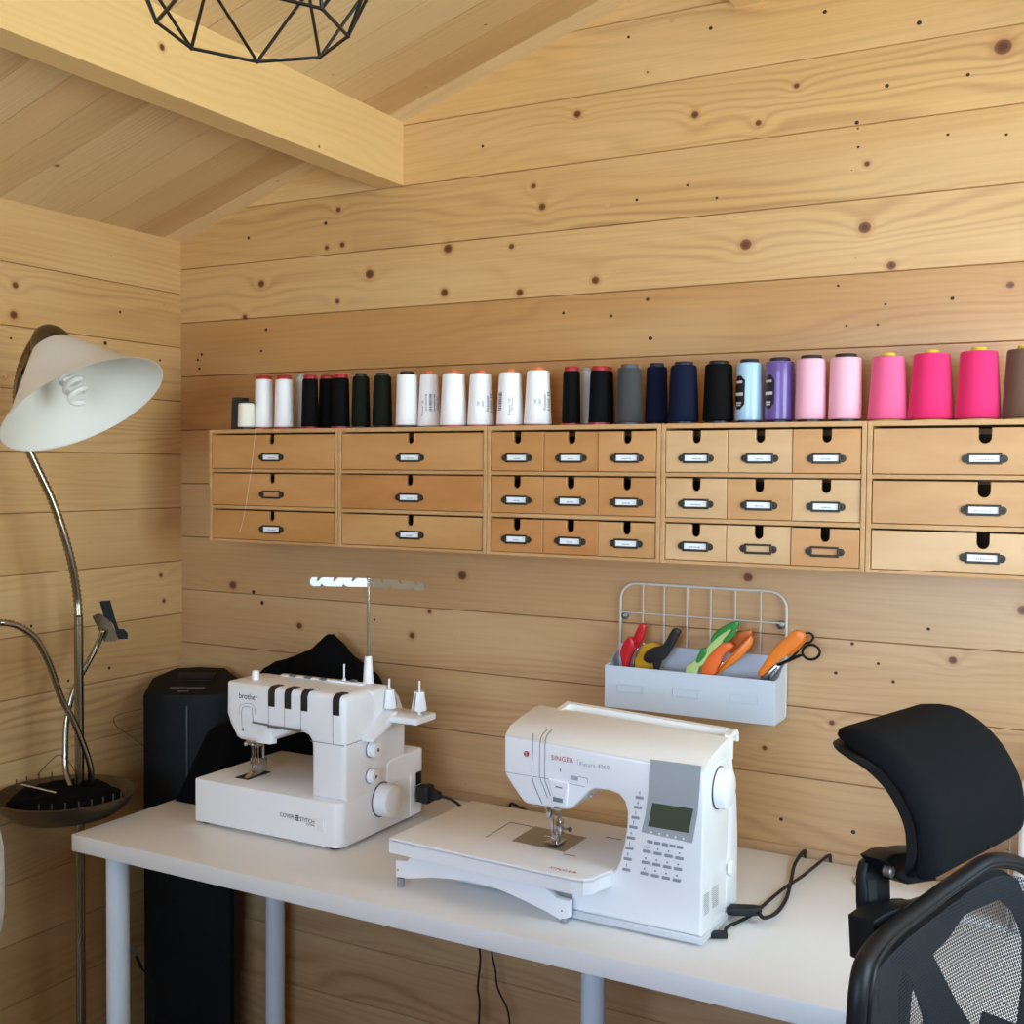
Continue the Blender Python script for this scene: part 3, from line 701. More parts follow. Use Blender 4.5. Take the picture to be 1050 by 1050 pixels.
c = fq(249, 748); mb.prism([(c.x-.003, c.z-.003), (c.x+.003, c.z-.003), (c.x, c.z+.006)], XZ, -.4275, -.4268)
mb.build('seam', SEAM, t)
for i, x in enumerate((.665, .7065, .748, .826)):
    mb = MB()
    arc = lambda r: [(-.415-r*math.cos(a*PI/12), 1.024+r*math.sin(a*PI/12)) for a in range(7)]
    pth = [(-.4262, .996), (-.4285, .998)] + arc(.0134) + [(-.398, 1.0374), (-.396, 1.0352)] + arc(.0112)[::-1]
    mb.prism(pth, YZ, x-.0082, x+.0082, .0006, 1); mb.build('tension_dial', mat('dial_navy_black', '15171D', .4), t)
# facet under the head, rod, needles, plate
mb = MB(); mb.prism([(-.4275, .951), (-.4275, .928), (-.43, .921), (-.41, .919), (-.41, .951)], YZ, .628, .665, .002); mb.build('face_bevel', WHITE, t)
mb = MB(); mb.tube([at(259, 740.5, 1, -.431), at(275, 743.5, 1, -.431)], .0022, 8); mb.prism([(at(275, 744, 1, -.43).x, .9555), (at(308, 749, 1, -.43).x, .9555), (at(308, 749, 1, -.43).x, .9605), (at(275, 744, 1, -.43).x, .9605)], XZ, -.4335, -.4275, .001, 1)
mb.build('thread_guide', GREYM, t)
mb = MB(); mb.box(.541, .577, -.397, -.326, .8291, .8304, .0005, 1); mb.build('needle_plate', mat('dark_plate', '3A3A3C', .3, .8), t)
mb = MB()
for x in (.566, .574, .582): mb.cyl((x, -.372, .845), (x, -.372, .920), .0016, seg=8)
mb.cyl((.560, -.365, .835), (.560, -.365, .920), .003, seg=10); mb.cyl((.583, -.358, .85), (.583, -.358, .922), .0035, seg=10)
mb.box(.553, .590, -.378, -.36, .896, .908, .002); mb.ball((.556, -.38, .899), .005); mb.ball((.575, -.382, .900), .004); mb.box(.560, .588, -.372, -.350, .845, .868, .001)
mb.build('needle_clamp', mat('polished_steel', 'C6C6C6', .15, 1.), t)
mb = MB(); mb.prism([(-.392, .8308), (-.345, .8308), (-.345, .838), (-.362, .846), (-.386, .834)], YZ, .561, .573, .001); mb.build('presser_foot', mat('polished_steel', 'C6C6C6', .15, 1.), t)
# top: knob, thread guide strip, pin
mb = MB(); c = at(264.5, 697, 2, 1.036); c = Vector((.578, -.375, 1.036))
mb.lathe([(.0075, 0), (.0085, .012), (.007, .018), (.004, .019), (0, .019)], c, seg=20); mb.lathe([(.006, -.001), (.006, .002)], c); mb.build('pressure_knob', WHITE, t)
mb = MB(); mb.box(.60, .81, -.322, -.308, 1.0362, 1.0405, .001); 
for x in (.625, .665, .705): mb.box(x, x+.016, -.326, -.318, 1.0385, 1.0425, .001, mi=1)
mb.build('top_thread_guide', [WHITE, GREYM], t)
mb = MB(); mb.cyl((.757, -.31, 1.036), (.757, -.31, 1.074), .0017, seg=10); mb.cyl((.757, -.31, 1.036), (.757, -.31, 1.044), .004, seg=14); mb.ball((.783, -.312, 1.042), .006, (1.6, 1, .6), mi=1); mb.build('thread_pin', [WHITE, GREYM], t)
# thread stand
sx, sy = .803, -.29
mb = MB(); mb.lathe([(.0112, 0), (.0105, .006), (.0078, .052), (.0070, .055), (0, .055)], (sx, sy, 1.0362), seg=20); ps = mb.build('stand_socket', WHITE, t)
mb = MB(); mb.cyl((sx, sy, 1.085), (sx, sy, 1.247), .0032, seg=14); mb.ball((sx, sy, 1.25), .0048); mb.build('stand_pole', mat('polished_steel', 'C6C6C6', .15, 1.), t)
def guide(n, dirx, L_):
    out = [(0, -.0088), (0, .0088)]; x = 0
    top = []; 
    for xn in [L_*.3, L_*.62, L_*.9]:
        top += [(xn-.012, .0088), (xn-.005, .0015), (xn-.001, .0030), (xn-.004, .0088)]
    bot = []
    for xn in [L_*.42, L_*.8]: bot = [(xn+.004, -.0088), (xn, -.003), (xn-.003, -.0065), (xn-.008, -.0088)] + bot
    return [(0, -.0088), (0, .0088)] + top + [(L_-.004, .0088), (L_, .004), (L_, -.004), (L_-.004, -.0088)] + bot
for s, ang in ((-1, math.radians(24)), (1, math.radians(0))):
    mb = MB(); ca, sa = math.cos(ang), math.sin(ang); L_ = .137 if s > 0 else .120
    mb.prism(guide(0, s, L_), lambda a, b, d, s=s, ca=ca, sa=sa: Vector((sx+s*a*ca, sy-.002-a*sa+d, 1.2425+b)), 0, .0012)
    mb.build('guide_bar', mat('bright_steel_plate', 'C4C4C0', .4, 1.), t)
# spool tray, cones
mb = MB(); mb.prism(rrect(.840, .936, -.312, -.236, (.006, .008, .004, .004)), XY, .967, .980, .002)
mb.prism([(-.372, .938), (-.372, .944), (-.300, .986), (-.285, .985), (-.285, .968)], YZ, .846, .874, .002)
mb.build('spool_tray', WHITE, t)
for (px, py, y) in ((399, 724, -.282), (430, 732, -.272)):
    x = at(px, py, 1, y).x; z = .9803
    mb = MB(); mb.cyl((x, y, z), (x, y, z+.012), .0038, seg=14)
    for k in range(3): mb.lathe([(.0160, .009), (.0165, .011), (.0110, .044), (.0095, .044), (.0145, .011)], (x, y, z), seg=10, sweep=1.72, a0=k*2*PI/3)
    mb.lathe([(0, .0435), (.0112, .0435), (.0105, .046), (0, .046)], (x, y, z), seg=20)
    mb.cyl((x, y, z+.046), (x, y, z+.068), .0022, seg=10); mb.build('spool_cone', WHITE, t)
# side controls
def knob(px, py, r, L, name, X=.8462, mk=True):
    c = at(px, py, 0, X+L); c.x = X
    mb = MB(); mb.lathe([(0, L), (r*.86, L), (r*.97, L-.002), (r, L*.6), (r*1.02, .0015), (0, .0015)], c, (1, 0, 0), 30)
    mb.lathe([(r*1.12, .0003), (r*1.12, .0013), (0, .0013)], c, (1, 0, 0), 30, mi=1)
    if mk: mb.lathe([(0, L+.0003), (r*.26, L+.0003), (r*.26, L)], c, (1, 0, 0), 14, mi=1)
    return mb.build(name, [WHITE, SEAM], t)
knob(388, 769, .0155, .019, 'stitch_dial'); knob(386, 796.5, .014, .016, 'stitch_dial')
knob(405, 822, .032, .033, 'handwheel', mk=False)
mb = MB(); mb.box(.8492, .852, -.182, -.163, .805, .832, .001); mb.build('power_switch', BLACK, t)
# lettering
mb = MB(); c = at(254.5, 714.6, 1, -.4272); mb.text('brother', c, (1, 0, 0), (0, 0, 1), .0165, th=.0004, space=.95); mb.build('lettering', INK, t)
mb = MB(); f2 = lambda px, py: at(px, py, 1, -.4413)
mb.text('COVER', f2(294, 836.5), (1, 0, 0), (0, 0, 1), .0115, space=.95); mb.text('STITCH', f2(315, 841.5), (1, 0, 0), (0, 0, 1), .0115, space=.95)
mb.text('CV3440', f2(318.5, 846), (1, 0, 0), (0, 0, 1), .0062); c = f2(304.3, 838.5)
for i in range(3):
    for j in range(3): mb.box(c.x-.005+i*.0036, c.x-.0022+i*.0036, c.y-.0004, c.y, c.z-.006+j*.0042, c.z-.003+j*.0042)
mb.build('lettering', INK, t)
mb = MB(); c = f2(329, 846); mb.box(c.x-.007, c.x+.010, -.4445, -.441, c.z-.012, c.z+.012, .0015); mb.build('cover_latch', WHITE, t)
# its power plug and cable
r = thing('power_cable', 'black moulded plug and cable at the right end of the coverstitch machine', 'cable', (.90, -.16, .775))
mb = MB(); c = at(429, 812, 0, .852)
y0_ = c.y; mb.box(.8523, .866, y0_-.012, y0_+.012, c.z-.019, c.z+.016, .003); mb.box(.866, .884, y0_-.015, y0_+.015, c.z-.020, c.z+.018, .004); mb.prism([(.884, -.014), (.884, .012), (.906, .006), (.906, -.008)], lambda a, b, d: Vector((a, d, c.z+b)), y0_-.008, y0_+.008, .002)
mb.build('plug', RUBBER, r)
mb = MB(); mb.tube(cr([(.905, y0_, c.z-.001), (.925, y0_+.02, c.z-.012), (.94, -.11, .742), (.965, -.08, .7385), (1.0, -.06, .7385), (1.03, -.045, .7385), (1.035, -.03, .7385), (1.015, -.022, .7400), (.992, -.0165, .745), (.985, -.0134, .736), (.984, -.0134, .70), (.983, -.0134, .64)], 6), .0030, 8)
mb.build('cord', RUBBER, r)

# ------------------------------------------------------------------ computerised sewing machine (right)
t = thing('sewing_machine', 'white computerised sewing machine with grey screen panel and extension table, centre of the desk', 'sewing machine', (1.38, -.44, DH))
YS = -.513
def sl(x): return (1.6-x)*.045
body = [(1.598, .750), (1.601, 1.010), (1.246, 1.026), (1.246, .962), (1.250, .955), (1.262, .940), (1.283, .917), (1.290, .914), (1.362, .915), (1.372, .918), (1.388, .934), (1.404, .952), (1.414, .957), (1.440, .958), (1.457, .954), (1.467, .944), (1.472, .927), (1.471, .90), (1.466, .87), (1.460, .845), (1.452, .829), (1.438, .8225), (1.375, .8225), (1.375, .750)]
mb = MB(); mb.prism(body, XZ, YS, -.385, .005, 3)
mb.prism([(-.392, .750), (-.392, 1.0), (-.372, 1.0), (-.345, .93), (-.336, .86), (-.334, .750)], YZ, 1.44, 1.600, .003)
mb.build('body', WHITE, t)
mb = MB(); fT = lambda a, b, d: Vector((d, a, b+sl(d)))
mb.prism([(YS+.001, 1.000), (YS+.001, 1.011), (-.495, 1.0235), (-.454, 1.032), (-.405, 1.0385), (-.386, 1.0385), (-.386, 1.0)], fT, 1.247, 1.6005, .002)
mb.build('top_cover', WHITE2, t)
mb = MB()
mb.prism([(-.387, 1.000), (-.387, 1.041), (-.372, 1.0455), (-.352, 1.0455), (-.345, 1.040), (-.343, 1.024), (-.349, 1.024), (-.352, 1.036), (-.372, 1.036), (-.375, 1.0)], fT, 1.590, 1.602, .001, 1)
mb.prism([(-.362, .99), (-.362, 1.044), (-.352, 1.0455), (-.345, 1.040), (-.345, .99)], fT, 1.296, 1.590, .001, 1)
mb.prism([(-.405, 1.038), (-.352, 1.0455), (-.345, 1.040), (-.345, 1.0), (-.405, 1.0)], fT, 1.285, 1.296, .001, 1)
mb.prism([(-.390, 1.00), (-.390, 1.022), (-.362, 1.022), (-.362, 1.0)], fT, 1.29, 1.595)
mb.build('carry_handle', WHITE2, t)
mb = MB(); mb.box(1.374, 1.6025, YS-.0015, -.337, DH+.004, .7498, .002); mb.box(1.12, 1.376, -.47, -.36, DH+.006, .806, .003); mb.build('base', mat('base_grey_white', 'D6D8DC', .35), t)
mb = MB()
for x, y in [(1.58, -.49), (1.58, -.36), (1.40, -.49), (1.40, -.36)]: mb.cyl((x, y, DH+.0003), (x, y, DH+.0042), .009)
mb.build('rubber_foot', RUBBER, t)
# extension table
TZ = .830
mb = MB(); tp = [(1.042, -.558), (1.405, -.577), (1.425, -.575), (1.436, -.562), (1.438, -.545), (1.447, -.515), (1.447, -.3), (1.052, -.292)]
mb.prism(tp, XY, TZ-.0075, TZ, .0015); 
sk = [(tp[i], tp[i+1]) for i in range(5)] + [(tp[7], tp[0])]
for (p, q) in sk:
    d = Vector((q[0]-p[0], q[1]-p[1])); n_ = Vector((-d.y, d.x)).normalized()*.004
    mb.prism([p, q, (q[0]+n_.x, q[1]+n_.y), (p[0]+n_.x, p[1]+n_.y)], XY, TZ-.027, TZ-.004)
et = mb.build('extension_table', WHITE, t, ang=30)
mb = MB(); YB = -.535
bp = [(405.5, 882), (417, 883), (423, 877.5), (470, 888), (556, 909), (565, 916), (570, 921), (584, 924.5), (584, 941), (575, 943.5), (560, 935), (535, 922.5), (505, 909.5), (475, 902.5), (440, 900), (418, 901), (406, 899)]
mb.prism([(at(a, b, 1, YB).x, at(a, b, 1, YB).z) for a, b in bp], XZ, YB, YB+.012, .0012); mb.build('table_leg_panel', WHITE, t)
for px, py in ((411, 903.5), (578.5, 944)):
    c = at(px, py, 1, YB+.006); mb = MB(); mb.cyl((c.x, YB+.006, DH+.0004), (c.x, YB+.006, c.z+.006), .0065, bev=.001); mb.build('table_foot', mat('grey_foot', '8E9298', .5), t)
for px, py in ((408, 892), (576, 934)):
    c = at(px, py, 1, YB); mb = MB(); mb.ball((c.x, YB, c.z), .0014, (1, .4, 1)); mb.build('leg_pin', INK, t)
qz = lambda px, py: at(px, py, 2, TZ+.0006)
mb = MB(); pl = [qz(*p) for p in ((525, 862), (549, 847.5), (601.5, 859), (578.5, 873.5))]
mb.prism([(p.x, p.y) for p in pl], XY, TZ+.0002, TZ+.0012); mb.build('needle_plate', mat('satin_plate', 'A8A49A', .35, .8), t)
mb = MB(); 
for a, b in [((498, 858.5), (523, 843)), ((523, 843), (560, 850.5)), ((621, 858), (637, 861)), ((578, 876), (590, 878))]: mb.tube([qz(*a), qz(*b)], .0006, 5)
mb.build('table_seam', SEAM, t)
mb = MB(); c = qz(577.5, 892.3); mb.text('SINGER', c, (1, -.045, 0), (.045, 1, 0), .0125, space=1.25); mb.build('table_lettering', REDINK, t)
# needle and presser foot
STL = mat('polished_steel', 'C6C6C6', .15, 1.); nx, ny = 1.303, -.442
mb = MB(); mb.cyl((nx, ny, .85), (nx, ny, .918), .0028, seg=12); mb.cyl((nx+.012, ny+.004, .868), (nx+.012, ny+.004, .918), .0036, seg=12); mb.box(nx-.012, nx+.018, ny-.008, ny+.006, .890, .906, .0015); mb.cyl((nx-.030, ny-.01, .900), (nx-.010, ny-.006, .9), .0035, seg=10); mb.box(nx-.034, nx-.02, ny-.012, ny+.0, .893, .9, .001); mb.box(nx-.006, nx+.002, ny-.014, ny-.006, .876, .912, .002)
mb.cyl((nx, ny, .833), (nx, ny, .856), .0008, seg=6); mb.build('needle_clamp', STL, t)
mb = MB(); mb.box(nx+.004, nx+.018, ny-.004, ny+.010, .846, .872, .0015); mb.box(nx-.006, nx+.020, ny-.018, ny+.016, .8335, .8362, .0008, 1); mb.box(nx+.002, nx+.012, ny-.006, ny+.008, .836, .850, .001); mb.cyl((nx+.018, ny, .859), (nx+.032, ny, .859), .0022, seg=8); mb.ball((nx+.034, ny, .859), .0042, mi=1); mb.tube(cr([(nx-.004, ny-.016, .838), (nx-.006, ny-.02, .845), (nx+.004, ny-.02, .848), (nx+.012, ny-.014, .842)], 4), .0012, 6)
mb.build('presser_foot', [STL, INK], t)
# front panel
q = lambda px, py, o=-.0005: at(px, py, 1, YS+o)
def plate(pts, o0, o1, bev=0, name=None, m=None, sm=0):
    mb = MB(); P = [q(a, b) for a, b in pts]; mb.prism([(p.x, p.z) for p in P], XZ, YS-o0, YS-o1, bev, 1, smooth_n=sm)
    return mb.build(name, m, t) if name else mb
sp = plate([(666.2, 778.5), (719, 785.5), (717.5, 810), (715.5, 835), (710, 864.5), (657.5, 853), (662, 835), (665, 810)], .0012, -.001, .0003, 'screen_panel', mat('silver_panel', 'B0B4B6', .38, .2))
mb = MB(); P = [q(a, b) for a, b in ((669.3, 823), (711.2, 829.3), (706.3, 854), (664.6, 847))]; mb.prism([(p.x, p.z) for p in P], XZ, YS-.0017, YS-.0011); mb.build('lcd_screen', mat('lcd_green', '4A5140', .18), sp)
mb = MB()
for i in range(5):
    c = q(668+i*8.2, 853.3+i*1.6); mb.lathe([(0, .0006), (.0016, .0004), (.0018, 0)], (c.x, YS-.0012, c.z), (0, -1, 0), 10)
mb.build('panel_dot', PAPER, sp)
BT = mat('button_grey', '8F9398', .45)
btn = [(655.9, 817.8), (654, 828), (651.7, 838.4), (649.5, 848), (647, 859), (645.3, 869.7), (643.7, 880.7), (642.4, 891.7)]
bl = [(p, .0068, .0022) for p in btn]
for (a, b, n) in [((666.4, 863), (697.3, 868.8), 5), ((663.4, 873), (696.7, 880), 4), ((662, 884.4), (695.2, 891), 4), ((660.7, 895.6), (694, 902.6), 4)]:
    for i in range(n): bl.append(((a[0]+(b[0]-a[0])*i/(n-1), a[1]+(b[1]-a[1])*i/(n-1)), .0049 if n == 5 else .0068, .0023))
for (p, w, h) in bl:
    c = q(*p); mb = MB(); mb.box(c.x-w, c.x+w, YS-.0022, YS+.0006, c.z-h, c.z+h, .0009, 2); mb.build('button', BT, t)
mb = MB()
for i, p in enumerate(btn):
    c = q(p[0], p[1]-4.8); mb.box(c.x-.0003, c.x+.0005, YS-.0005, YS+.0002, c.z-.003, c.z+.003)
    if i in (0, 1, 4, 6): mb.box(c.x-.0018, c.x+.0018, YS-.0005, YS+.0002, c.z-.0004, c.z+.0004)
for (a, b, n, kinds) in [((663.4, 868.8), (696.7, 875), 4, 0), ((662, 880), (695.2, 886.5), 4, 1), ((660.7, 890.8), (694, 898), 4, 2)]:
    for i in range(n):
        c = q(a[0]+(b[0]-a[0])*i/3, a[1]+(b[1]-a[1])*i/3)
        if kinds == 0 and i == 0: mb.text('EXIT', c, (1, 0, 0), (0, 0, 1), .0048, th=.0006)
        else:
            mb.box(c.x-.0012, c.x+.0012, YS-.0005, YS+.0002, c.z-.0012, c.z+.0012)
mb.build('symbol', SEAM, t)
mb = MB(); mb.text('SINGER', q(576.6, 778.4), (1, 0, 0), (0, 0, 1), .0112, th=.0006, space=1.12)
mb.build('logo_lettering', REDINK, t)
mb = MB(); c = q(539.7, 773); mb.lathe([(0, .0008), (.0048, .0008), (.0050, 0)], (c.x, YS, c.z), (0, -1, 0), 24); bd = mb.build('round_badge', REDINK, t)
mb = MB(); mb.text('S', (c.x, YS-.0009, c.z), (1, 0, 0), (0, 0, 1), .0085, th=.0003); mb.build('badge_letter', PAPER, bd)
mb = MB(); mb.text('Futura 4060', q(609.6, 785.2), (1, 0, 0), (0, 0, 1), .0100, th=.0006, space=1.08); c = q(592.4, 781); mb.box(c.x-.0002, c.x+.0002, YS-.0006, YS, c.z-.005, c.z+.005); mb.build('model_lettering', GREYINK, t)
mb = MB()
for pts in ([(546.5, 752), (546, 775), (545.5, 795), (549, 808), (556, 824)], [(561, 748), (554.5, 757), (553.5, 775), (553.5, 796), (557, 806), (561.5, 818)], [(566, 748), (559.5, 757.5), (558.8, 775), (558.5, 798), (561, 806), (564.5, 816)]):
    mb.tube(cr([q(a, b, .0) for a, b in pts], 4), .0007, 5)
mb.tube([q(517.5, 791.5, 0), q(545, 796, 0), q(562, 798.5, 0), q(600, 807, 0)], .0004, 5)
mb.build('thread_path_seam', SEAM, t)
plate([(563, 798.5), (583, 803), (581.5, 826), (574, 827), (568, 815)], .003, -.001, .001, 'face_plate', WHITE)
plate([(568, 816.5), (578, 818.5), (577.7, 823), (567.8, 821)], .0042, .002, .0004, 'plate_window', mat('window_grey', '7E848C', .3))
mb = plate([(570, 805.5), (577, 807), (577, 808.2), (570, 806.7)], .0036, .0025); mb.build('plate_marking', SEAM, t)
plate([(586, 795), (593, 796.5), (592.8, 800.5), (585.8, 799)], .003, -.001, .0006, 'slide_lever', mat('lever_grey', 'A4A9AF', .4))
mb = MB(); mb.tube([q(593, 796.3, 0), q(602.5, 798.3, 0), q(602.3, 803, 0)], .0004, 5); mb.tube([q(574.5, 788, 0), q(574.7, 791.5, 0)], .0008, 5); mb.build('lever_marking', SEAM, t)
mb = MB(); c = at(603, 815, 1, -.47); mb.box(c.x-.012, c.x+.010, -.474, -.468, c.z-.0022, c.z+.0022, .001); mb.box(c.x-.014, c.x-.005, -.476, -.466, c.z-.005, c.z+.006, .001); mb.build('thread_cutter', mat('clear_grey_plastic', 'B9BDC2', .3), t)
# right side: handwheel, vents, small knob
c = at(747, 809, 0, 1.617); mb = MB(); mb.lathe([(0, .020), (.026, .020), (.0315, .017), (.033, .010), (.033, .0015), (0, .0015)], (1.601, c.y, c.z), (1, 0, 0), 36); mb.lathe([(.0345, .0002), (.0345, .0014), (0, .0014)], (1.601, c.y, c.z), (1, 0, 0), 36, mi=1); mb.build('handwheel', [WHITE, INK], t)
c = at(750, 890, 0, 1.604); mb = MB(); mb.lathe([(0, .007), (.011, .007), (.0125, .004), (.0125, 0)], (1.6005, c.y, c.z), (1, 0, 0), 24); mb.build('side_knob', WHITE, t)
mb = MB(); qs = lambda px, py: at(px, py, 0, 1.6005)
for i in range(11):
    for (a, b) in (((721.7, 919), (727.3, 914.5)), ((730, 912), (736.7, 907))):
        p0, p1 = qs(a[0]+.05*i, a[1]+2.05*i*.95), qs(b[0], b[1]+2.05*i*.95); mb.tube([p0, p1], .00028, 5)
mb.build('vent', SEAM, t)
# its cables
r = thing('machine_cable', 'black power plug and cable at the right side of the computerised sewing machine', 'cable', (1.64, -.30, .742))
mb = MB(); mb.prism([(1.602, -.396), (1.612, -.398), (1.640, -.385), (1.652, -.372), (1.650, -.36), (1.636, -.362), (1.602, -.376)], XY, DH+.0125, DH+.0255, .002); mb.build('plug', RUBBER, r)
qd = lambda px, py, z=DH+.0046: at(px, py, 2, z)
mb = MB(); mb.tube(cr([(1.645, -.368, DH+.019), qd(783, 941, DH+.014), qd(796, 936, DH+.006), qd(806, 922), qd(811, 904), qd(815, 886, DH+.006), (1.632, -.0180, DH+.013), (1.634, -.0134, DH+.004), (1.636, -.0134, .70), (1.637, -.0134, .66), (1.64, -.0138, .50)], 6), .0033, 8); mb.build('cord', RUBBER, r)
r = thing('data_cable', 'thinner black cable with flat plug at the front corner of the computerised sewing machine', 'cable', (1.66, -.33, .742))
mb = MB(); mb.prism([(1.603, -.478), (1.603, -.464), (1.622, -.455), (1.626, -.466)], XY, DH+.002, DH+.012, .0015); mb.build('plug', RUBBER, r)
mb = MB(); mb.tube(cr([(1.622, -.461, DH+.005), qd(745, 951), qd(760, 944), qd(774, 936), qd(789, 923), qd(801, 913, DH+.009), qd(811, 906, DH+.0125), qd(822, 899, DH+.009), qd(836, 888, DH+.006), (1.679, -.0180, DH+.013), (1.681, -.0134, DH+.004), (1.683, -.0134, .70), (1.684, -.0134, .66), (1.685, -.0138, .45)], 6), .0028, 8); mb.build('cord', RUBBER, r)
# cords hanging under the desk
for nm, pts, lab, rad_ in (('hanging_cord', [(491, 960), (492, 975), (492.5, 985), (490.5, 1005), (490, 1015), (491.8, 1027), (491, 1050), (489, 1100), (492, 1180), (500, 1260)], 'left of the two black cords hanging down under the desk', .0026), ('hanging_cord', [(503, 960), (504.5, 978), (508, 995), (509.5, 1010), (514, 1022), (519.5, 1033), (522.5, 1050), (524, 1100), (516, 1180), (510, 1260)], 'right of the two black cords hanging down under the desk', .0023)):
    mb = MB(); mb.tube(cr([at(a, b, 1, -.05) for a, b in pts], 5), rad_, 8); single(nm, mb, RUBBER, lab, 'cord', 'cords under the desk')

# ------------------------------------------------------------------ black cloth heap behind the coverstitch machine
prof = [(.312, .86), (.33, .965), (.36, .995), (.405, 1.018), (.44, 1.030), (.485, 1.046), (.512, 1.062), (.545, 1.090), (.575, 1.074), (.605, 1.045), (.635, 1.028), (.665, 1.006), (.69, .96), (.70, .85)]
def pz(x):
    for (a, za), (b, zb_) in zip(prof, prof[1:]):
        if a <= x <= b: return za+(zb_-za)*(x-a)/(b-a)
    return DH
from mathutils import noise as mn
def heap(u, v):
    x = .316+.384*u; yr = -.018; 
    lim = -.345 if x < .440 else (-.345+(x-.440)/.015*.195 if x < .455 else -.150)
    lim = min(lim, -.150)
    y = yr+(lim-yr)*v; yc = -.085
    main = (pz(x)-DH)*max(0, 1-abs((y-yc)/.075)**3.2)
    lobe = 0
    if x < .456: lobe = .165*max(0, 1-abs((y+.22)/.128)**3)*max(0, min(1, (.456-x)/.03))**.6*max(0, min(1, (x-.3159)/.04))**.5
    h = max(main, lobe)*max(0, min(1, (1-v)/.04, v/.03))**.4*max(0, min(1, u/.02, (1-u)/.02))**.4
    n_ = mn.fractal(Vector((x*14, y*14, h*9)), 1., 2., 3)
    w = mn.noise(Vector((x*30+y*22, y*9, h*20)))
    k = min(1, h/.05)
    return Vector((x+.004*w*k, y+.005*n_*k*(1 if v < .97 else 0), DH+.0012+max(0, h+.006*n_*k)))
mb = MB(); mb.grid(heap, 70, 46)
single('folded_black_cloth', mb, SOFTB, 'crumpled black cloth cover heaped behind the coverstitch machine', 'cloth', ang=180)

# ------------------------------------------------------------------ black tower in the corner
t = thing('tower_heater', 'tall black tower appliance with a sloping top, standing in the room corner', 'appliance', (.165, -.12, 0))
FCt = Vector((.190, -.172, 0)); wd = Vector((.866, .5, 0)); bd_ = Vector((-.5, .866, 0))
TW = lambda a, b, z: FCt+wd*a+bd_*b+Vector((0, 0, z))
ol = [(-.108, .004), (-.100, -.004), (-.05, -.012), (0, -.015), (.05, -.012), (.100, -.004), (.108, .004), (.108, .07), (.062, .122), (.0, .128), (-.062, .122), (-.108, .07)]
BT_ = noisy('tower_black', '07080A', '0B0C0F', 90, .55, .05)
BT_.node_tree.nodes['Principled BSDF'].inputs['Specular IOR Level'].default_value = .2
mb = MB(); tt = bmesh.new()
zt_ = lambda b: .930+(b+.015)/.143*.045
A_ = [tt.verts.new(TW(a, b, .03)) for a, b in ol]; B_ = [tt.verts.new(TW(a, b, zt_(b)-.01)) for a, b in ol]; C_ = [tt.verts.new(TW(a*.965, (b-.056)*.965+.056, zt_(b))) for a, b in ol]
n_ = len(ol)
for i in range(n_):
    j = (i+1) % n_; tt.faces.new((A_[i], A_[j], B_[j], B_[i])); tt.faces.new((B_[i], B_[j], C_[j], C_[i]))
tt.faces.new(C_); tt.faces.new(A_[::-1]); mb._add(tt); mb.build('body', BT_, t)
mb = MB(); mb.prism([(a*1.06, (b-.056)*1.06+.056) for a, b in ol], lambda a, b, d: TW(a, b, d), .001, .032, .004); mb.build('plinth', BLACK, t)
def ontop(a, b, o=.0006): return TW(a, b, zt_(b)+o)
def top_patch(name, a0, a1, b0, b1, o0, o1, m, bev=0):
    mb = MB(); mb.prism([(a0, b0), (a1, b0), (a1, b1), (a0, b1)], lambda a, b, d: ontop(a, b, d), o0, o1, bev); return mb.build(name, m, t)
top_patch('handle_rim', -.045, .045, .055, .095, .0002, .003, BLACK, .001)
top_patch('handle_recess_shade', -.035, .038, .062, .088, .0032, .0042, mat('deep_black', '030303', .7), .0005)  # flat near-black patch; shade of the handle recess put into colour
mb = MB(); rn = random.Random(3); a = -.05
while a < .03:
    l = rn.uniform(.003, .008); mb.prism([(a, .018), (a+l, .018), (a+l, .026), (a, .026)], lambda p, b, d: ontop(p, b, d), .0002, .0008); a += l+.0012
mb.prism([(-.028, .004), (.0, .004), (.0, .008), (-.028, .008)], lambda p, b, d: ontop(p, b, d), .0002, .0008)
mb.build('marking', mat('dim_grey_print', '5A5E62', .5), t)
mb = MB(); mb.prism([(-.002, .50), (.002, .50), (.002, .905), (-.002, .905)], lambda a, b, d: TW(a, d, b), -.0165, -.0145, .0005); mb.build('front_slot', mat('slot_grey', '2E3134', .4), t)
mb = MB(); mb.tube(cr([at(147, 765, 1, -.22), at(137, 757, 1, -.24), at(120, 745, 1, -.25), at(117, 736, 1, -.25), at(127, 731, 1, -.24), at(146, 727, 1, -.225)], 6), .0008, 6)
single('thin_wire', mb, mat('thin_brown_wire', '3A2C1E', .6), 'thin dark wire loop beside the black tower at the left wall', 'wire')
mb = MB(); a, b = atZ(136, 972, 2.52), atZ(145, 992, 2.54); mb.cyl(a, a+(b-a)*.35, .0055, mi=1); mb.cyl(a+(b-a)*.35, b, .0035); mb.tube(cr([b, b+Vector((.012, .02, -.05)), b+Vector((.01, .02, -.2)), b+Vector((.0, .0, -.33))], 5), .002, 6)
single('cable_jack', mb, [BLACK, GREYM], 'metal-tipped cable jack hanging beside the black tower below the desk', 'cable')

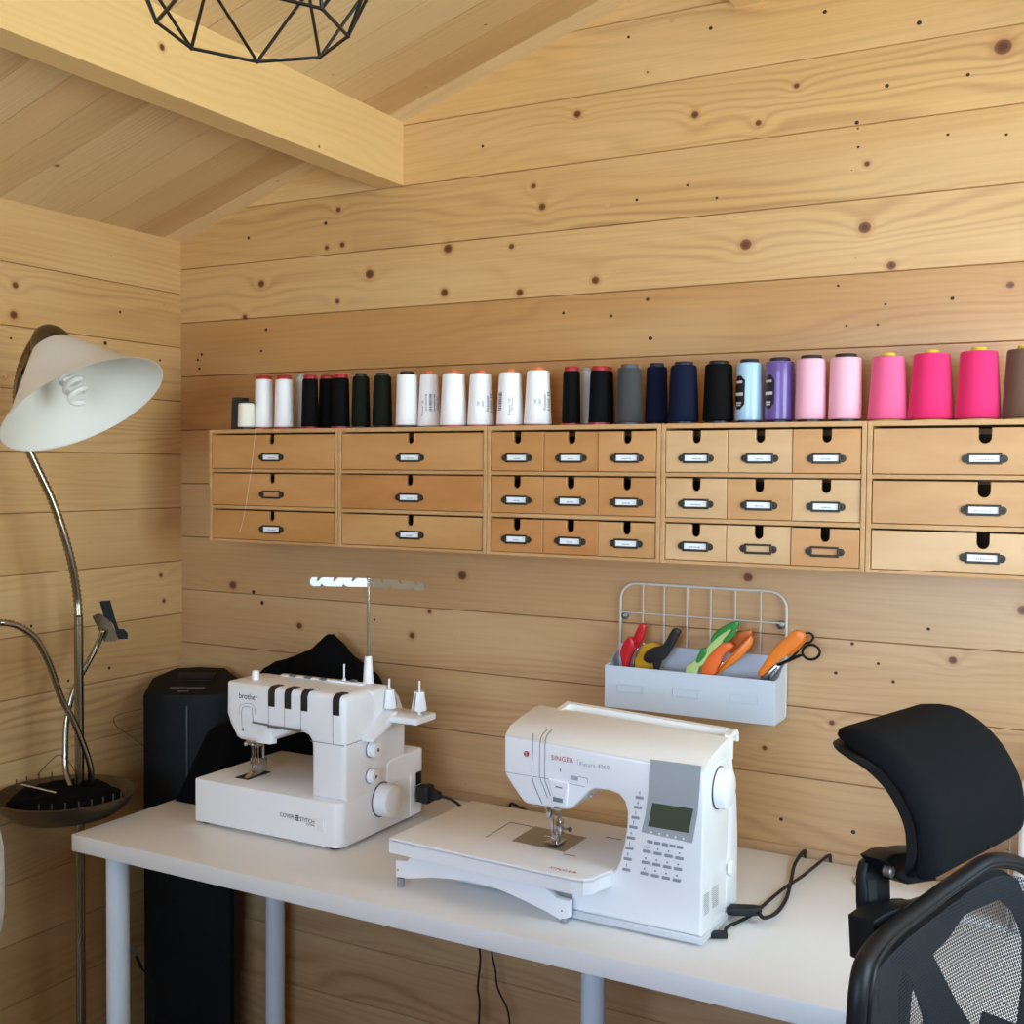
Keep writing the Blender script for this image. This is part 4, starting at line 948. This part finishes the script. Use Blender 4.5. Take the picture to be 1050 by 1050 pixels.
# ------------------------------------------------------------------ floor lamp
ZP = 2.48; pole = atZ(80.5, 640, ZP); px_, py_ = pole.x, pole.y
t = thing('floor_lamp', 'brushed steel floor lamp with white cone shade, gooseneck arms and round tray', 'lamp', (px_, py_, 0))
ST2 = mat('lamp_steel', '9A907E', .2, 1.)
mb = MB(); mb.lathe([(0, 0.001), (.128, .001), (.13, .006), (.128, .014), (.05, .022), (.02, .03), (.012, .05), (0, .05)], (px_+.0, py_, 0), seg=40); mb.build('base', DKMET, t)
ztop = atZ(80.5, 632, ZP).z
mb = MB(); mb.cyl((px_, py_, .03), (px_, py_, ztop-.018), .0098, seg=24, bev=.001); mb.cyl((px_, py_, ztop-.018), (px_, py_, ztop), .0092, seg=24, bev=.001); mb.build('pole', ST2, t)
def gooseneck(pts, r, name, par):
    P = cr(pts, 14); 
    # even steps for the ribs
    out = [P[0]]; acc = 0; step = r*.55
    for a, b in zip(P, P[1:]):
        L_ = (b-a).length; pos = step-acc
        while pos < L_: out.append(a+(b-a)*(pos/L_)); pos += step
        acc = (acc+L_) % step
    rr = [r*(1.04 if i % 2 else .80) for i in range(len(out))]
    mb = MB(); mb.tube(out, rr, 10); return mb.build(name, ST2, par, ang=180)
apex = atZ(47, 343, 2.190)
gooseneck([Vector((px_, py_, ztop-.002)), atZ(79, 612, 2.478), atZ(74, 580, 2.46), atZ(64.5, 545, 2.44), atZ(52, 510, 2.42), atZ(38, 480, 2.40), atZ(27, 455, 2.385), atZ(19.5, 428, 2.37), atZ(17.5, 405, 2.355), atZ(21.5, 381, 2.335), atZ(29, 362, 2.29), atZ(36.5, 350, 2.235), apex], .0096, 'gooseneck', t)
ctr = atZ(86, 416, 2.165)
ax = (ctr-apex).normalized()
# the opening faces the room: axis from apex through the opening's centre
def SH(r0, z0): return r0, z0
Ls = (ctr-apex).length
mb = MB(); R1 = .159
prof_o = [(.030, .018), (.036, .024), (.060, .052), (.095, .095), (.130, .138), (R1-.002, Ls-.002), (R1, Ls)]
prof_i = [(r-.0025, z) for r, z in prof_o[::-1]]
mb.lathe(prof_o+prof_i, apex, ax, 56); mb.build('lamp_shade', mat('frosted_white_shade', 'E6E4DE', .5), t, ang=50)
mb = MB(); mb.lathe([(0, -.016), (.010, -.015), (.020, -.010), (.031, .002), (.0375, .018), (.039, .032), (.035, .032), (.026, .018), (0, .016)], apex, ax, 32); mb.build('shade_cap', DKMET, t)
mb = MB(); mb.cyl(apex+ax*.016, apex+ax*.055, .017, seg=24); mb.build('bulb_socket', WHITE, t)
Rm = orient(ax); pts = []
for i in range(90):
    a = i/90*2*PI*4; pts.append(apex+ax*(Ls*(.40+.52*i/90))+Rm@Vector(((.017*math.cos(a)), .017*math.sin(a), 0)))
mb = MB(); mb.tube(pts, .0054, 8); mb.cyl(apex+ax*.05, apex+ax*(Ls*.38), .021, seg=24); mb.build('spiral_bulb', mat('bulb_white', 'ECECEA', .35), t)
# tray
tc = atZ(67, 814, ZP-.015); trz = tc.z
mb = MB(); R_ = .143
mb.lathe([(0, -.052), (.07, -.050), (.108, -.040), (.132, -.020), (R_, .0), (R_+.003, .004), (R_-.002, .005), (.128, -.014), (.10, -.03), (0, -.036)], tc, seg=48); mb.build('tray', DKMET, t)
for a in [-62+k*11 for k in range(9)]+[128+k*12 for k in range(6)]:
    a = math.radians(a); p = tc+Vector((math.cos(a), math.sin(a), 0))*(R_-.008); mb = MB(); mb.cyl(p-Vector((0, 0, .004)), p+Vector((0, 0, .017)), .0016, seg=6); mb.build('tray_peg', DKMET, t)
gooseneck([tc+Vector((.040, .028, .0)), atZ(93, 790, 2.462), atZ(87, 768, 2.45), atZ(75, 738.6, 2.42), atZ(63, 716, 2.40), atZ(53.5, 688.6, 2.37), atZ(47, 673, 2.35), atZ(37.5, 656, 2.33), atZ(26, 646, 2.31), atZ(13, 640, 2.29), atZ(0, 638.5, 2.27), atZ(-11, 640, 2.27), atZ(-20, 646, 2.28)], .0072, 'gooseneck', t)
gooseneck([tc+Vector((.0, .02, .0)), atZ(67.5, 790, 2.50), atZ(67, 765, 2.51), atZ(68, 742, 2.52), atZ(73, 716, 2.53), atZ(80, 698, 2.54), atZ(90, 680, 2.55), atZ(99, 663, 2.56), atZ(106, 646, 2.56)], .0068, 'gooseneck', t)
s0 = atZ(-20, 646, 2.28); a2 = Vector((.12, -.7, -.7)).normalized()
mb = MB(); mb.lathe([(.02, .012), (.03, .02), (.055, .06), (.074, .088), (.072, .088), (.05, .055), (.02, .016)], s0, a2, 40); mb.build('reading_shade', mat('frosted_white_shade', 'E6E4DE', .5), t, ang=50)
mb = MB(); mb.lathe([(0, -.008), (.014, -.004), (.026, .012), (.029, .022), (0, .02)], s0, a2, 28); mb.build('shade_cap', DKMET, t)
mb = MB()
def zpoly(mb, pts, Z, th, bev=.001, mi=0):
    P = [atZ(a, b, Z) for a, b in pts]; mb.prism([(i, 0) for i in range(0)] or [(a, b) for a, b in pts], lambda a, b, d: atZ(a, b, Z+d), -th/2, th/2, 0, 1, mi)
zpoly(mb, [(94.5, 632), (101, 629), (110, 632), (121, 652), (119, 657.5), (107, 658)], 2.575, .003); mb.build('clip_plate', mat('bronze_plate', '6B5942', .4, .7), t)
mb = MB(); zpoly(mb, [(102, 617), (104, 616), (113, 615.5), (118, 634), (122, 645), (127, 645), (131, 649), (131, 655), (121, 655.5), (116, 640), (106.5, 632)], 2.56, .016); mb.build('clip', BLACK, t)
# things lying in the tray
mb = MB(); mb.grid(lambda u, v: tc+Vector(((.118*math.sqrt(v)*math.cos(2*PI*u)), .118*math.sqrt(v)*math.sin(2*PI*u), .012-.026*v**3+.010*mn.noise(Vector((math.sqrt(v)*4*math.cos(2*PI*u), math.sqrt(v)*4*math.sin(2*PI*u), 2.))))), 40, 12)
single('black_pouch', mb, SOFTB, 'black cloth pouch filling the round lamp tray', 'pouch', ang=180)
mb = MB(); a, b = atZ(22, 804.5, 2.40)+Vector((0, 0, .0)), atZ(58, 813, 2.375); mb.tube([a, b], .0022, 8); single('metal_rod', mb, STEEL, 'thin silver rod lying across the black pouch in the lamp tray', 'rod')
mb = MB(); mb.tube(cr([atZ(38, 795, 2.5), atZ(50, 782, 2.5), atZ(61, 774, 2.5), atZ(72, 783, 2.5), atZ(77, 792, 2.49)], 6), .0009, 6); single('bent_wire', mb, mat('thin_brown_wire', '3A2C1E', .6), 'thin bent wire standing up at the back of the lamp tray', 'wire')
# pale object at the left edge
cp = atZ(-57, 905, 2.02)
t = thing('padded_stool', 'pale padded stool at the left edge below the lamp tray, only its cushion rim showing', 'stool', (cp.x, cp.y, 0))
mb = MB(); mb.lathe([(0, -.105), (.080, -.105), (.092, -.095), (.0965, -.06), (.0975, 0), (.0965, .05), (.088, .095), (.07, .11), (0, .115)], cp, seg=44); mb.build('cushion', noisy('pale_upholstery', 'D6D2C8', 'CBC6BA', 60, .85), t)
for k in range(4):
    a = PI/4+k*PI/2; p = Vector((cp.x+.06*math.cos(a), cp.y+.06*math.sin(a), 0)); mb = MB(); mb.cyl(p+Vector((.0, .0, .001)), p+Vector((0, 0, cp.z-.104)), .012, .015); mb.build('leg', mat('window_frame_wood', 'D9BE92', .5), t)

# ------------------------------------------------------------------ wire pendant lamp
pc = atZ(260, 30, 1.03); t = thing('pendant_lamp', 'black geometric wire pendant lamp hanging from the ridge beam', 'lamp', (pc.x, pc.y, pc.z))
WIREB = mat('black_wire', '0E0F0E', .4, .3)
k_ = 1.03/FPX; r1 = 96*k_; zl = pc.z
N8 = 8; off = math.radians(-6)
lo_ = [pc+Vector((r1*math.cos(off+2*PI*i/N8), r1*math.sin(off+2*PI*i/N8), 0)) for i in range(N8)]
r2 = r1*1.52; mid_ = [pc+Vector((r2*math.cos(off+2*PI*(i+.5)/N8), r2*math.sin(off+2*PI*(i+.5)/N8), .085)) for i in range(N8)]
hub = [pc+Vector((.03*math.cos(off+2*PI*(i+.5)/N8), .03*math.sin(off+2*PI*(i+.5)/N8), .26)) for i in range(N8)]
mb = MB(); w_ = .0017
for i in range(N8):
    j = (i+1) % N8
    for a, b in ((lo_[i], lo_[j]), (mid_[i], mid_[j]), (lo_[i], mid_[i]), (lo_[j], mid_[i]), (mid_[i], hub[i]), (hub[i], hub[j])): mb.tube([a, b], w_, 6)
    mb.ball(lo_[i], .0024, sub=1); mb.ball(mid_[i], .0024, sub=1)
mb.build('wire_cage', WIREB, t)
mb = MB(); h0 = pc+Vector((0, 0, .19)); mb.lathe([(0, 0), (.022, .002), (.024, .03), (.022, .075), (.012, .085), (0, .085)], h0, seg=28); mb.lathe([(.028, .066), (.036, .068), (.036, .073), (.028, .075)], h0, seg=28); mb.build('lamp_holder', BLACK, t)
mb = MB(); mb.lathe([(0, -.098), (.018, -.095), (.032, -.08), (.036, -.06), (.03, -.035), (.016, -.012), (.013, 0)], h0, seg=28); mb.build('bulb', mat('bulb_white', 'ECECEA', .35), t)
mb = MB(); cz = 2.378; mb.tube([h0+Vector((0, 0, .084)), Vector((pc.x, pc.y, cz-.018))], .003, 8); mb.build('cord', RUBBER, t)
mb = MB(); mb.lathe([(0, -.028), (.02, -.028), (.05, -.012), (.052, -.001), (0, -.001)], (pc.x, pc.y, cz+.0005 if abs(pc.x-1.49) < .02 else cz), seg=32); mb.build('ceiling_rose', BLACK, t)

# ------------------------------------------------------------------ office chair
wv = Vector((.29, .957, 0)).normalized(); nv = Vector((wv.y, -wv.x, 0)); zv = Vector((0, 0, 1))
PB = atZ(865, 958, 1.12)
def bk(s, n, z): return PB+wv*s+nv*n+zv*z
sc_ = .215
chair_c = bk(sc_, .24, 0)
t = thing('office_chair', 'black mesh office chair with headrest in front of the desk at the right', 'chair', (chair_c.x, chair_c.y, 0))
CHB = mat('chair_black_plastic', '0E0F12', .5, **{'Specular IOR Level': .3})
def toS(px, py, n=0.0):
    P = onpl(px, py, bk(0, n, 0), nv); d = P-bk(0, n, 0); return d.dot(wv), d.z
# frame outline (s, z), upper part from the photo, lower part the usual waisted back
outl = [(-.015, -.45), (-.026, -.30), (-.028, -.16), (-.026, -.07), (-.025, -.034), (-.014, -.014), (.012, -.009), (.09, -.012), (.154, -.014), (.215, -.011), (.281, -.003), (.325, .003), (.373, -.006), (.41, -.024), (.436, -.052), (.446, -.10), (.448, -.18), (.444, -.30), (.43, -.45)]
def curve_n(s): return .035*((s-sc_)/.23)**2
def bend(z): return -.10*(z/.45)**2*0 + (.05*z)
fr = cr([(a, b, 0) for a, b in outl], 5)
mb = MB(); mb.tube([bk(p.x, curve_n(p.x)+bend(p.y)-.006, p.y-.006) for p in cr([(a-.002*(1 if a < sc_ else -1), b-.002, 0) for a, b in outl], 5)], .0095, 10)
mb.tube([bk(sc_+(p.x-sc_)*.965, curve_n(p.x)+bend(p.y)+.001, p.y-.010) for p in fr], .0036, 8)
mb.build('back_frame', CHB, t, ang=60)
# mesh panel
tm = NT('chair_mesh'); uvn = tm.n('UVMap', uv_map='pos').outputs[0]; sp_ = tm.n('SeparateXYZ', {0: uvn})
fu = tm.m_('MULTIPLY', sp_.outputs[0], 2*PI/.0046); fv = tm.m_('MULTIPLY', sp_.outputs[1], 2*PI/.0046)
hole = tm.m_('ADD', tm.m_('COSINE', tm.m_('ADD', fu, tm.m_('MULTIPLY', fv, .5))), tm.m_('ADD', tm.m_('COSINE', fv), tm.m_('COSINE', tm.m_('SUBTRACT', fu, tm.m_('MULTIPLY', fv, .5)))))
tm.P(Base_Color=lin('14171F'), Roughness=.7, Alpha=tm.sm(hole, -1.0, -.6, .0, 1.0))
def mesh_panel(name, s0, s1, z0, z1, nofs, m, ns=24, nz=16):
    bm = bmesh.new(); uvl = bm.loops.layers.uv.new('pos'); g = {}
    for i in range(ns+1):
        for j in range(nz+1):
            s = s0+(s1-s0)*i/ns; z = z0+(z1-z0)*j/nz
            # follow the frame's rounded upper corners
            zz = min(z, ztopf(s)-.022); g[i, j] = (bm.verts.new(bk(s, curve_n(s)+bend(zz)+nofs, zz)), (s, zz))
    for i in range(ns):
        for j in range(nz):
            q4 = [g[i, j], g[i+1, j], g[i+1, j+1], g[i, j+1]]
            f = bm.faces.new([a[0] for a in q4])
            for lp, a in zip(f.loops, q4): lp[uvl].uv = a[1]
    bmesh.ops.remove_doubles(bm, verts=bm.verts, dist=1e-5)
    mb = MB(); mb.bm.free(); mb.bm = bm; return mb.build(name, m, t, ang=180)
top_pts = [(-.026, -.06), (-.014, -.014), (.012, -.009), (.09, -.012), (.154, -.014), (.215, -.011), (.281, -.003), (.325, .003), (.373, -.006), (.41, -.024), (.436, -.052), (.448, -.10)]
def ztopf(s):
    for (a, za), (b, zb_) in zip(top_pts, top_pts[1:]):
        if a <= s <= b: return za+(zb_-za)*(s-a)/(b-a)
    return -.06
mesh_panel('mesh_back', -.012, .432, -.44, .0, .004, tm.m)
# rear support plate with openings, seen through the mesh
NP = -.014
def plate_holes(outer, holes):
    bm = bmesh.new(); ed = []
    for lp in [outer]+holes:
        vs = [bm.verts.new((a, b, 0)) for a, b in lp]
        for i in range(len(vs)): ed.append(bm.edges.new((vs[i], vs[(i+1) % len(vs)])))
    bmesh.ops.triangle_fill(bm, use_beauty=True, use_dissolve=False, edges=ed)
    bmesh.ops.solidify(bm, geom=list(bm.faces), thickness=.004)
    for v in bm.verts:
        s, z, d = v.co; v.co = bk(s, curve_n(s)+bend(z)+NP-d, z)
    bmesh.ops.recalc_face_normals(bm, faces=bm.faces)
    mb = MB(); mb.bm.free(); mb.bm = bm; return mb
W1 = [toS(a, b, NP+bend(-.1)) for a, b in ((949, 963), (970, 946), (993, 930), (1010, 918), (1020, 929), (1027, 953), (1033, 1000), (1040, 1050))]+[(.36, -.20), (.33, -.30), (.24, -.30)]+[toS(a, b, NP+bend(-.1)) for a, b in ((993, 1050), (980, 1027), (967, 1000), (957, 980))]
W2 = [toS(a, b, NP+bend(-.1)) for a, b in ((924, 993), (933, 1001), (947, 1030), (953, 1050))]+[(.20, -.18), (.17, -.19), (.14, -.16)]+[toS(a, b, NP+bend(-.1)) for a, b in ((921, 1050), (919, 1013))]
W3 = [toS(a, b, NP+bend(-.1)) for a, b in ((886.5, 1012), (891, 1010), (893, 1022), (893.5, 1036), (889, 1034))]
po = [(-.008, -.44), (-.012, -.30), (-.012, -.06), (.0, -.034), (.05, -.028), (.154, -.032), (.281, -.022), (.325, -.018), (.373, -.026), (.405, -.045), (.425, -.075), (.432, -.18), (.425, -.30), (.42, -.44)]
mb = plate_holes(po, [W1, W2, W3]); mb.build('back_support', mat('chair_dark_support', '0B0C0F', .7), t, ang=30)
# headrest
PH_ = atZ(942, 903, 1.2); HW = .255
hprof = cr([(.001, -.012, 0), (.0, .0, 0), (.002, .027, 0), (-.003, .061, 0), (-.026, .098, 0), (-.060, .122, 0), (-.110, .138, 0)], 6)[4:]
def hpt(a, t, off):
    "headrest surface: a across, t from the lower edge up and back, off along the surface normal"
    m_ = len(hprof)-1; x = max(0, min(1, t))*m_; i_ = min(int(x), m_-1); p = hprof[i_].lerp(hprof[i_+1], x-i_)
    tg = (hprof[min(i_+1, m_)]-hprof[max(i_-1, 0)]).normalized()
    return PH_+wv*a+nv*(p.x+tg.y*off)+zv*(p.y-tg.x*off)
def loft(rings, mbx, cap0=True, cap1=True):
    tb = bmesh.new(); V = [[tb.verts.new(p) for p in r] for r in rings]; n = len(V[0])
    for r0, r1 in zip(V, V[1:]):
        for i in range(n): tb.faces.new((r0[i], r0[(i+1) % n], r1[(i+1) % n], r1[i]))
    if cap0: tb.faces.new(V[0])
    if cap1: tb.faces.new(V[-1][::-1])
    bmesh.ops.recalc_face_normals(tb, faces=tb.faces); mbx._add(tb)
def hsec(u, back, front, rad, nt=22):
    "closed section at u (0..1 across); corners rounded with radius rad (metres)"
    a = u*HW; e = min(a, HW-a); cut = 0 if e > rad else (rad-math.sqrt(max(0, rad*rad-(rad-e)**2)))
    Lp = .185; t0, t1 = cut*(1.0 if u < .5 else 1.5)/Lp, 1-cut/Lp; out = []
    for k in range(nt+1):
        t = t0+(t1-t0)*k/nt; ed = min(k, nt-k)/nt; f = (1-(1-min(1, ed*5))**2.5)
        out.append(hpt(a, t, back+(front-back)*(.25+.75*f)))
    for k in range(nt, -1, -1): out.append(hpt(a, t0+(t1-t0)*k/nt, back))
    return out
us = [0.001, .006, .016, .035, .07, .12, .2, .3, .4, .5, .6, .7, .8, .88, .93, .965, .984, .994, .999]
def hfront(u, base, amp):
    e = min(u, 1-u); f = (1-(1-min(1, e/.10))**2.5); return base+amp*f
mb = MB(); loft([hsec(u, -.004, hfront(u, -.001, .015), .030) for u in us], mb)
mb.build('headrest_pad', noisy('headrest_fabric', '08090B', '0F1014', 900, .9, .2), t, ang=180)
MATS['headrest_fabric'].node_tree.nodes['Principled BSDF'].inputs['Specular IOR Level'].default_value = .12
mb = MB(); loft([hsec(u, -.0165, -.0045, .026) for u in us], mb); mb.build('headrest_shell', CHB, t, ang=50)
# bracket
def bq(px, py, n): 
    P = onpl(px, py, bk(0, n, 0), nv); return P
mb = MB(); nb = -.065
def slab(pts, n0, n1, mi=0, bev=.003):
    ss = [toS(a, b, (n0+n1)/2) for a, b in pts]; mb.prism(ss, lambda a, b, d: bk(a, d, b), n0, n1, bev, 2, mi)
slab([(882, 925), (882, 896), (885, 884), (893, 877), (903, 874), (908, 880), (908, 900), (909, 930), (911, 950), (884, 950)], -.058, -.045)
slab([(893, 879), (905, 872), (930, 869), (948, 869), (948, 900), (920, 904), (908, 897)], -.052, -.022)
slab([(882, 941), (892, 934), (909, 927), (945, 925), (960, 920), (980, 907), (984, 925), (960, 960), (935, 985), (884, 985)], -.040, -.010)
mb.build('headrest_bracket', CHB, t, ang=30)
mb = MB(); c = bq(913, 894, -.020); mb.lathe([(0, .004), (.004, .0035), (.0062, .002), (.0062, -.006), (0, -.006)], c, nv, 20); mb.build('bracket_bolt', GREYM, t)
mb = MB(); slab([(889, 902), (898, 900), (899, 926), (891, 930)], -.0455, -.0435, 0, .001); mb.build('bracket_slot', mat('chair_dark_support', '0B0C0F', .7), t)
# spine, seat, arms, base (below the frame of the photo)
SZ = .47; up0 = PB.z
fl = lambda s, n, z: Vector((PB.x, PB.y, 0))+wv*s+nv*n+zv*z
mb = MB(); mb.tube(cr([bk(sc_, -.045, -.04), bk(sc_, -.055, -.2), bk(sc_, -.05, -.4), fl(sc_, .0, .42), fl(sc_, .16, .40)], 6), [.018]*25, 10); mb.build('spine', CHB, t)
def rr2(w, d0, d1, r, n=5):
    return rrect(-w, w, d0, d1, (r,)*4, n)
mb = MB(); rp = rr2(.235, .03, .50, .09); 
loft([[fl(sc_+a*.94, .265+(b-.265)*.94, SZ-.035) for a, b in rp], [fl(sc_+a, b, SZ-.02) for a, b in rp], [fl(sc_+a, b, SZ+.01) for a, b in rp], [fl(sc_+a*.95, .265+(b-.265)*.95, SZ+.03) for a, b in rp], [fl(sc_+a*.5, .265+(b-.265)*.5, SZ+.034) for a, b in rp]], mb); mb.build('seat', noisy('headrest_fabric', '0A0B0E', '13151A', 900, .9, .2), t, ang=60)
for s in (-1, 1):
    mb = MB(); mb.tube(cr([fl(sc_+s*.20, .25, .43), fl(sc_+s*.28, .25, .44), fl(sc_+s*.29, .25, .52), fl(sc_+s*.28, .25, .64)], 5), .016, 10); mb.prism(rrect(sc_+s*.28-.04, sc_+s*.28+.04, .13, .37, (.035,)*4), lambda a, b, d: fl(a, b, d), .64, .665, .006); mb.build('armrest', CHB, t)
mb = MB(); mb.prism(rr2(.10, .14, .38, .02), lambda a, b, d: fl(sc_+a, b, d), .385, .435, .006); mb.build('tilt_mechanism', CHB, t)
mb = MB(); mb.cyl(fl(sc_, .25, .08), fl(sc_, .25, .25), .027); mb.cyl(fl(sc_, .25, .25), fl(sc_, .25, .386), .015, mi=1); mb.build('gas_lift', [CHB, STEEL], t)
mb = MB()
for k in range(5):
    a = 2*PI*k/5+.3; e = fl(sc_+.27*math.cos(a), .25+.27*math.sin(a), .075); mb.tube([fl(sc_, .25, .105), fl(sc_+.14*math.cos(a), .25+.14*math.sin(a), .098), e], [.026, .021, .015], 10)
sb = mb.build('star_base', CHB, t)
for k in range(5):
    a = 2*PI*k/5+.3; e = fl(sc_+.27*math.cos(a), .25+.27*math.sin(a), 0); mb = MB()
    for s in (-1, 1):
        c1 = e+Vector((-math.sin(a), math.cos(a), 0)); d_ = (wv*-math.sin(a)+nv*math.cos(a)); mb.cyl(e+zv*.026+d_*s*.006, e+zv*.026+d_*s*.022, .0255)
    mb.cyl(e+zv*.03, e+zv*.072, .006); mb.build('caster', CHB, sb)

# ------------------------------------------------------------------ white things on the desk behind the chair
mb = MB(); mb.box(1.80, 2.01, -.20, -.035, DH+.0006, DH+.004, .001); single('paper_stack', mb, PAPER, 'stack of white paper on the desk, glimpsed under the chair headrest', 'paper')
t = thing('white_case', 'white plastic case at the back of the desk, glimpsed to the right of the headrest', 'case', (2.12, -.12, DH))
mb = MB(); mb.prism(rrect(2.022, 2.24, -.20, -.035, (.012,)*4), XY, .828, .972, .006); mb.build('lid', WHITE, t)
mb = MB(); mb.tube(cr([(2.09, -.12, .971), (2.09, -.12, .990), (2.105, -.12, .998), (2.155, -.12, .998), (2.17, -.12, .990), (2.17, -.12, .971)], 5), .006, 10); mb.build('carry_handle', WHITE2, t)
for x in (2.07, 2.19):
    mb = MB(); mb.box(x-.014, x+.014, -.2145, -.1995, .812, .846, .003); mb.build('latch', mat('base_grey_white', 'D6D8DC', .35), t)
mb = MB(); mb.prism(rrect(2.015, 2.25, -.21, -.03, (.012,)*4), XY, DH+.001, .828, .004); mb.build('base', mat('base_grey_white', 'D6D8DC', .35), t)
t = thing('wire_stand', 'thin steel wire stand on the desk behind the chair headrest', 'stand', (1.88, -.2, DH))
mb = MB(); q1, q2 = at(878, 906, 2, DH+.0018), at(884, 898, 2, DH+.0018)
mb.tube(cr([at(886, 912, 2, DH+.0018), q1, at(876, 902, 2, DH+.0018), at(884, 892, 2, DH+.012), at(900, 880, 2, DH+.04)], 4), .0014, 6)
zz = .852; a1 = at(1035.5, 848, 1, -.235); a2_ = at(1036.5, 873, 1, -.235); a3 = at(1019, 866, 1, -.235)
mb.tube([Vector((a1.x, -.235, .99)), Vector((a1.x, -.235, DH+.002))], .0013, 6); mb.tube([a3, a2_], .0013, 6); mb.tube([at(900, 880, 2, DH+.04), a3], .0013, 6)
mb.build('wire', STEEL, t)

# ------------------------------------------------------------------ light: daylight through the right and front window openings
w = bpy.data.worlds.new('sky'); bpy.context.scene.world = w; w.use_nodes = True
wt = w.node_tree; bg = wt.nodes['Background']
tc_ = wt.nodes.new('ShaderNodeTexCoord'); sz_ = wt.nodes.new('ShaderNodeSeparateXYZ'); wt.links.new(tc_.outputs['Generated'], sz_.inputs[0])
rp = wt.nodes.new('ShaderNodeValToRGB'); mr = wt.nodes.new('ShaderNodeMapRange'); mr.inputs[1].default_value = -1; mr.inputs[2].default_value = 1
wt.links.new(sz_.outputs[2], mr.inputs[0]); wt.links.new(mr.outputs[0], rp.inputs[0]); mx_ = wt.nodes.new('ShaderNodeMix'); mx_.data_type = 'RGBA'; mx_.blend_type = 'MULTIPLY'; mx_.inputs[0].default_value = 1
mr2 = wt.nodes.new('ShaderNodeMapRange'); mr2.inputs[1].default_value = .2; mr2.inputs[2].default_value = .75; wt.links.new(sz_.outputs[0], mr2.inputs[0])
hm_ = wt.nodes.new('ShaderNodeMix'); hm_.data_type = 'RGBA'; wt.links.new(mr2.outputs[0], hm_.inputs[0]); hm_.inputs[6].default_value = (1, 1, 1.02, 1); hm_.inputs[7].default_value = (1.06, 1.03, .84, 1)
wt.links.new(rp.outputs[0], mx_.inputs[6]); wt.links.new(hm_.outputs[2], mx_.inputs[7]); wt.links.new(mx_.outputs[2], bg.inputs[0])
el = rp.color_ramp.elements; el[0].position = .0; el[0].color = (.60, .74, .86, 1); el[1].position = 1.; el[1].color = (.28, .42, .62, 1)
e = el.new(.47); e.color = (.64, .80, .95, 1); e = el.new(.52); e.color = (.50, .69, .95, 1); e = el.new(.62); e.color = (.38, .55, .82, 1)
bg.inputs[1].default_value = 18.6
def portal(name, loc, rot, sx_, sy_):
    l = bpy.data.lights.new(name, 'AREA'); l.shape = 'RECTANGLE'; l.size = sx_; l.size_y = sy_; l.cycles.is_portal = True
    o = bpy.data.objects.new(name, l); o.location = loc; o.rotation_euler = rot; C.objects.link(o)
portal('window_daylight', (RW+.03, (WIN[0]+WIN[1])/2, (WIN[2]+WIN[3])/2), (0, PI/2, 0), WIN[3]-WIN[2], WIN[1]-WIN[0])
portal('front_daylight', ((DX0+DX1)/2, -RD-.03, (DZ0+DZ1)/2), (PI/2, 0, 0), DX1-DX0, DZ1-DZ0)
sc = bpy.context.scene
sc.view_settings.view_transform = 'Standard'; sc.view_settings.look = 'None'; sc.view_settings.gamma = 1; sc.view_settings.use_curve_mapping = False
sc.view_settings.exposure = 0.0
sc.cycles.max_bounces = 10; sc.cycles.diffuse_bounces = 6; sc.cycles.glossy_bounces = 4; sc.cycles.transparent_max_bounces = 12
sc.cycles.sample_clamp_indirect = 6; sc.cycles.caustics_reflective = False; sc.cycles.caustics_refractive = False
sc.cycles.use_denoising = True
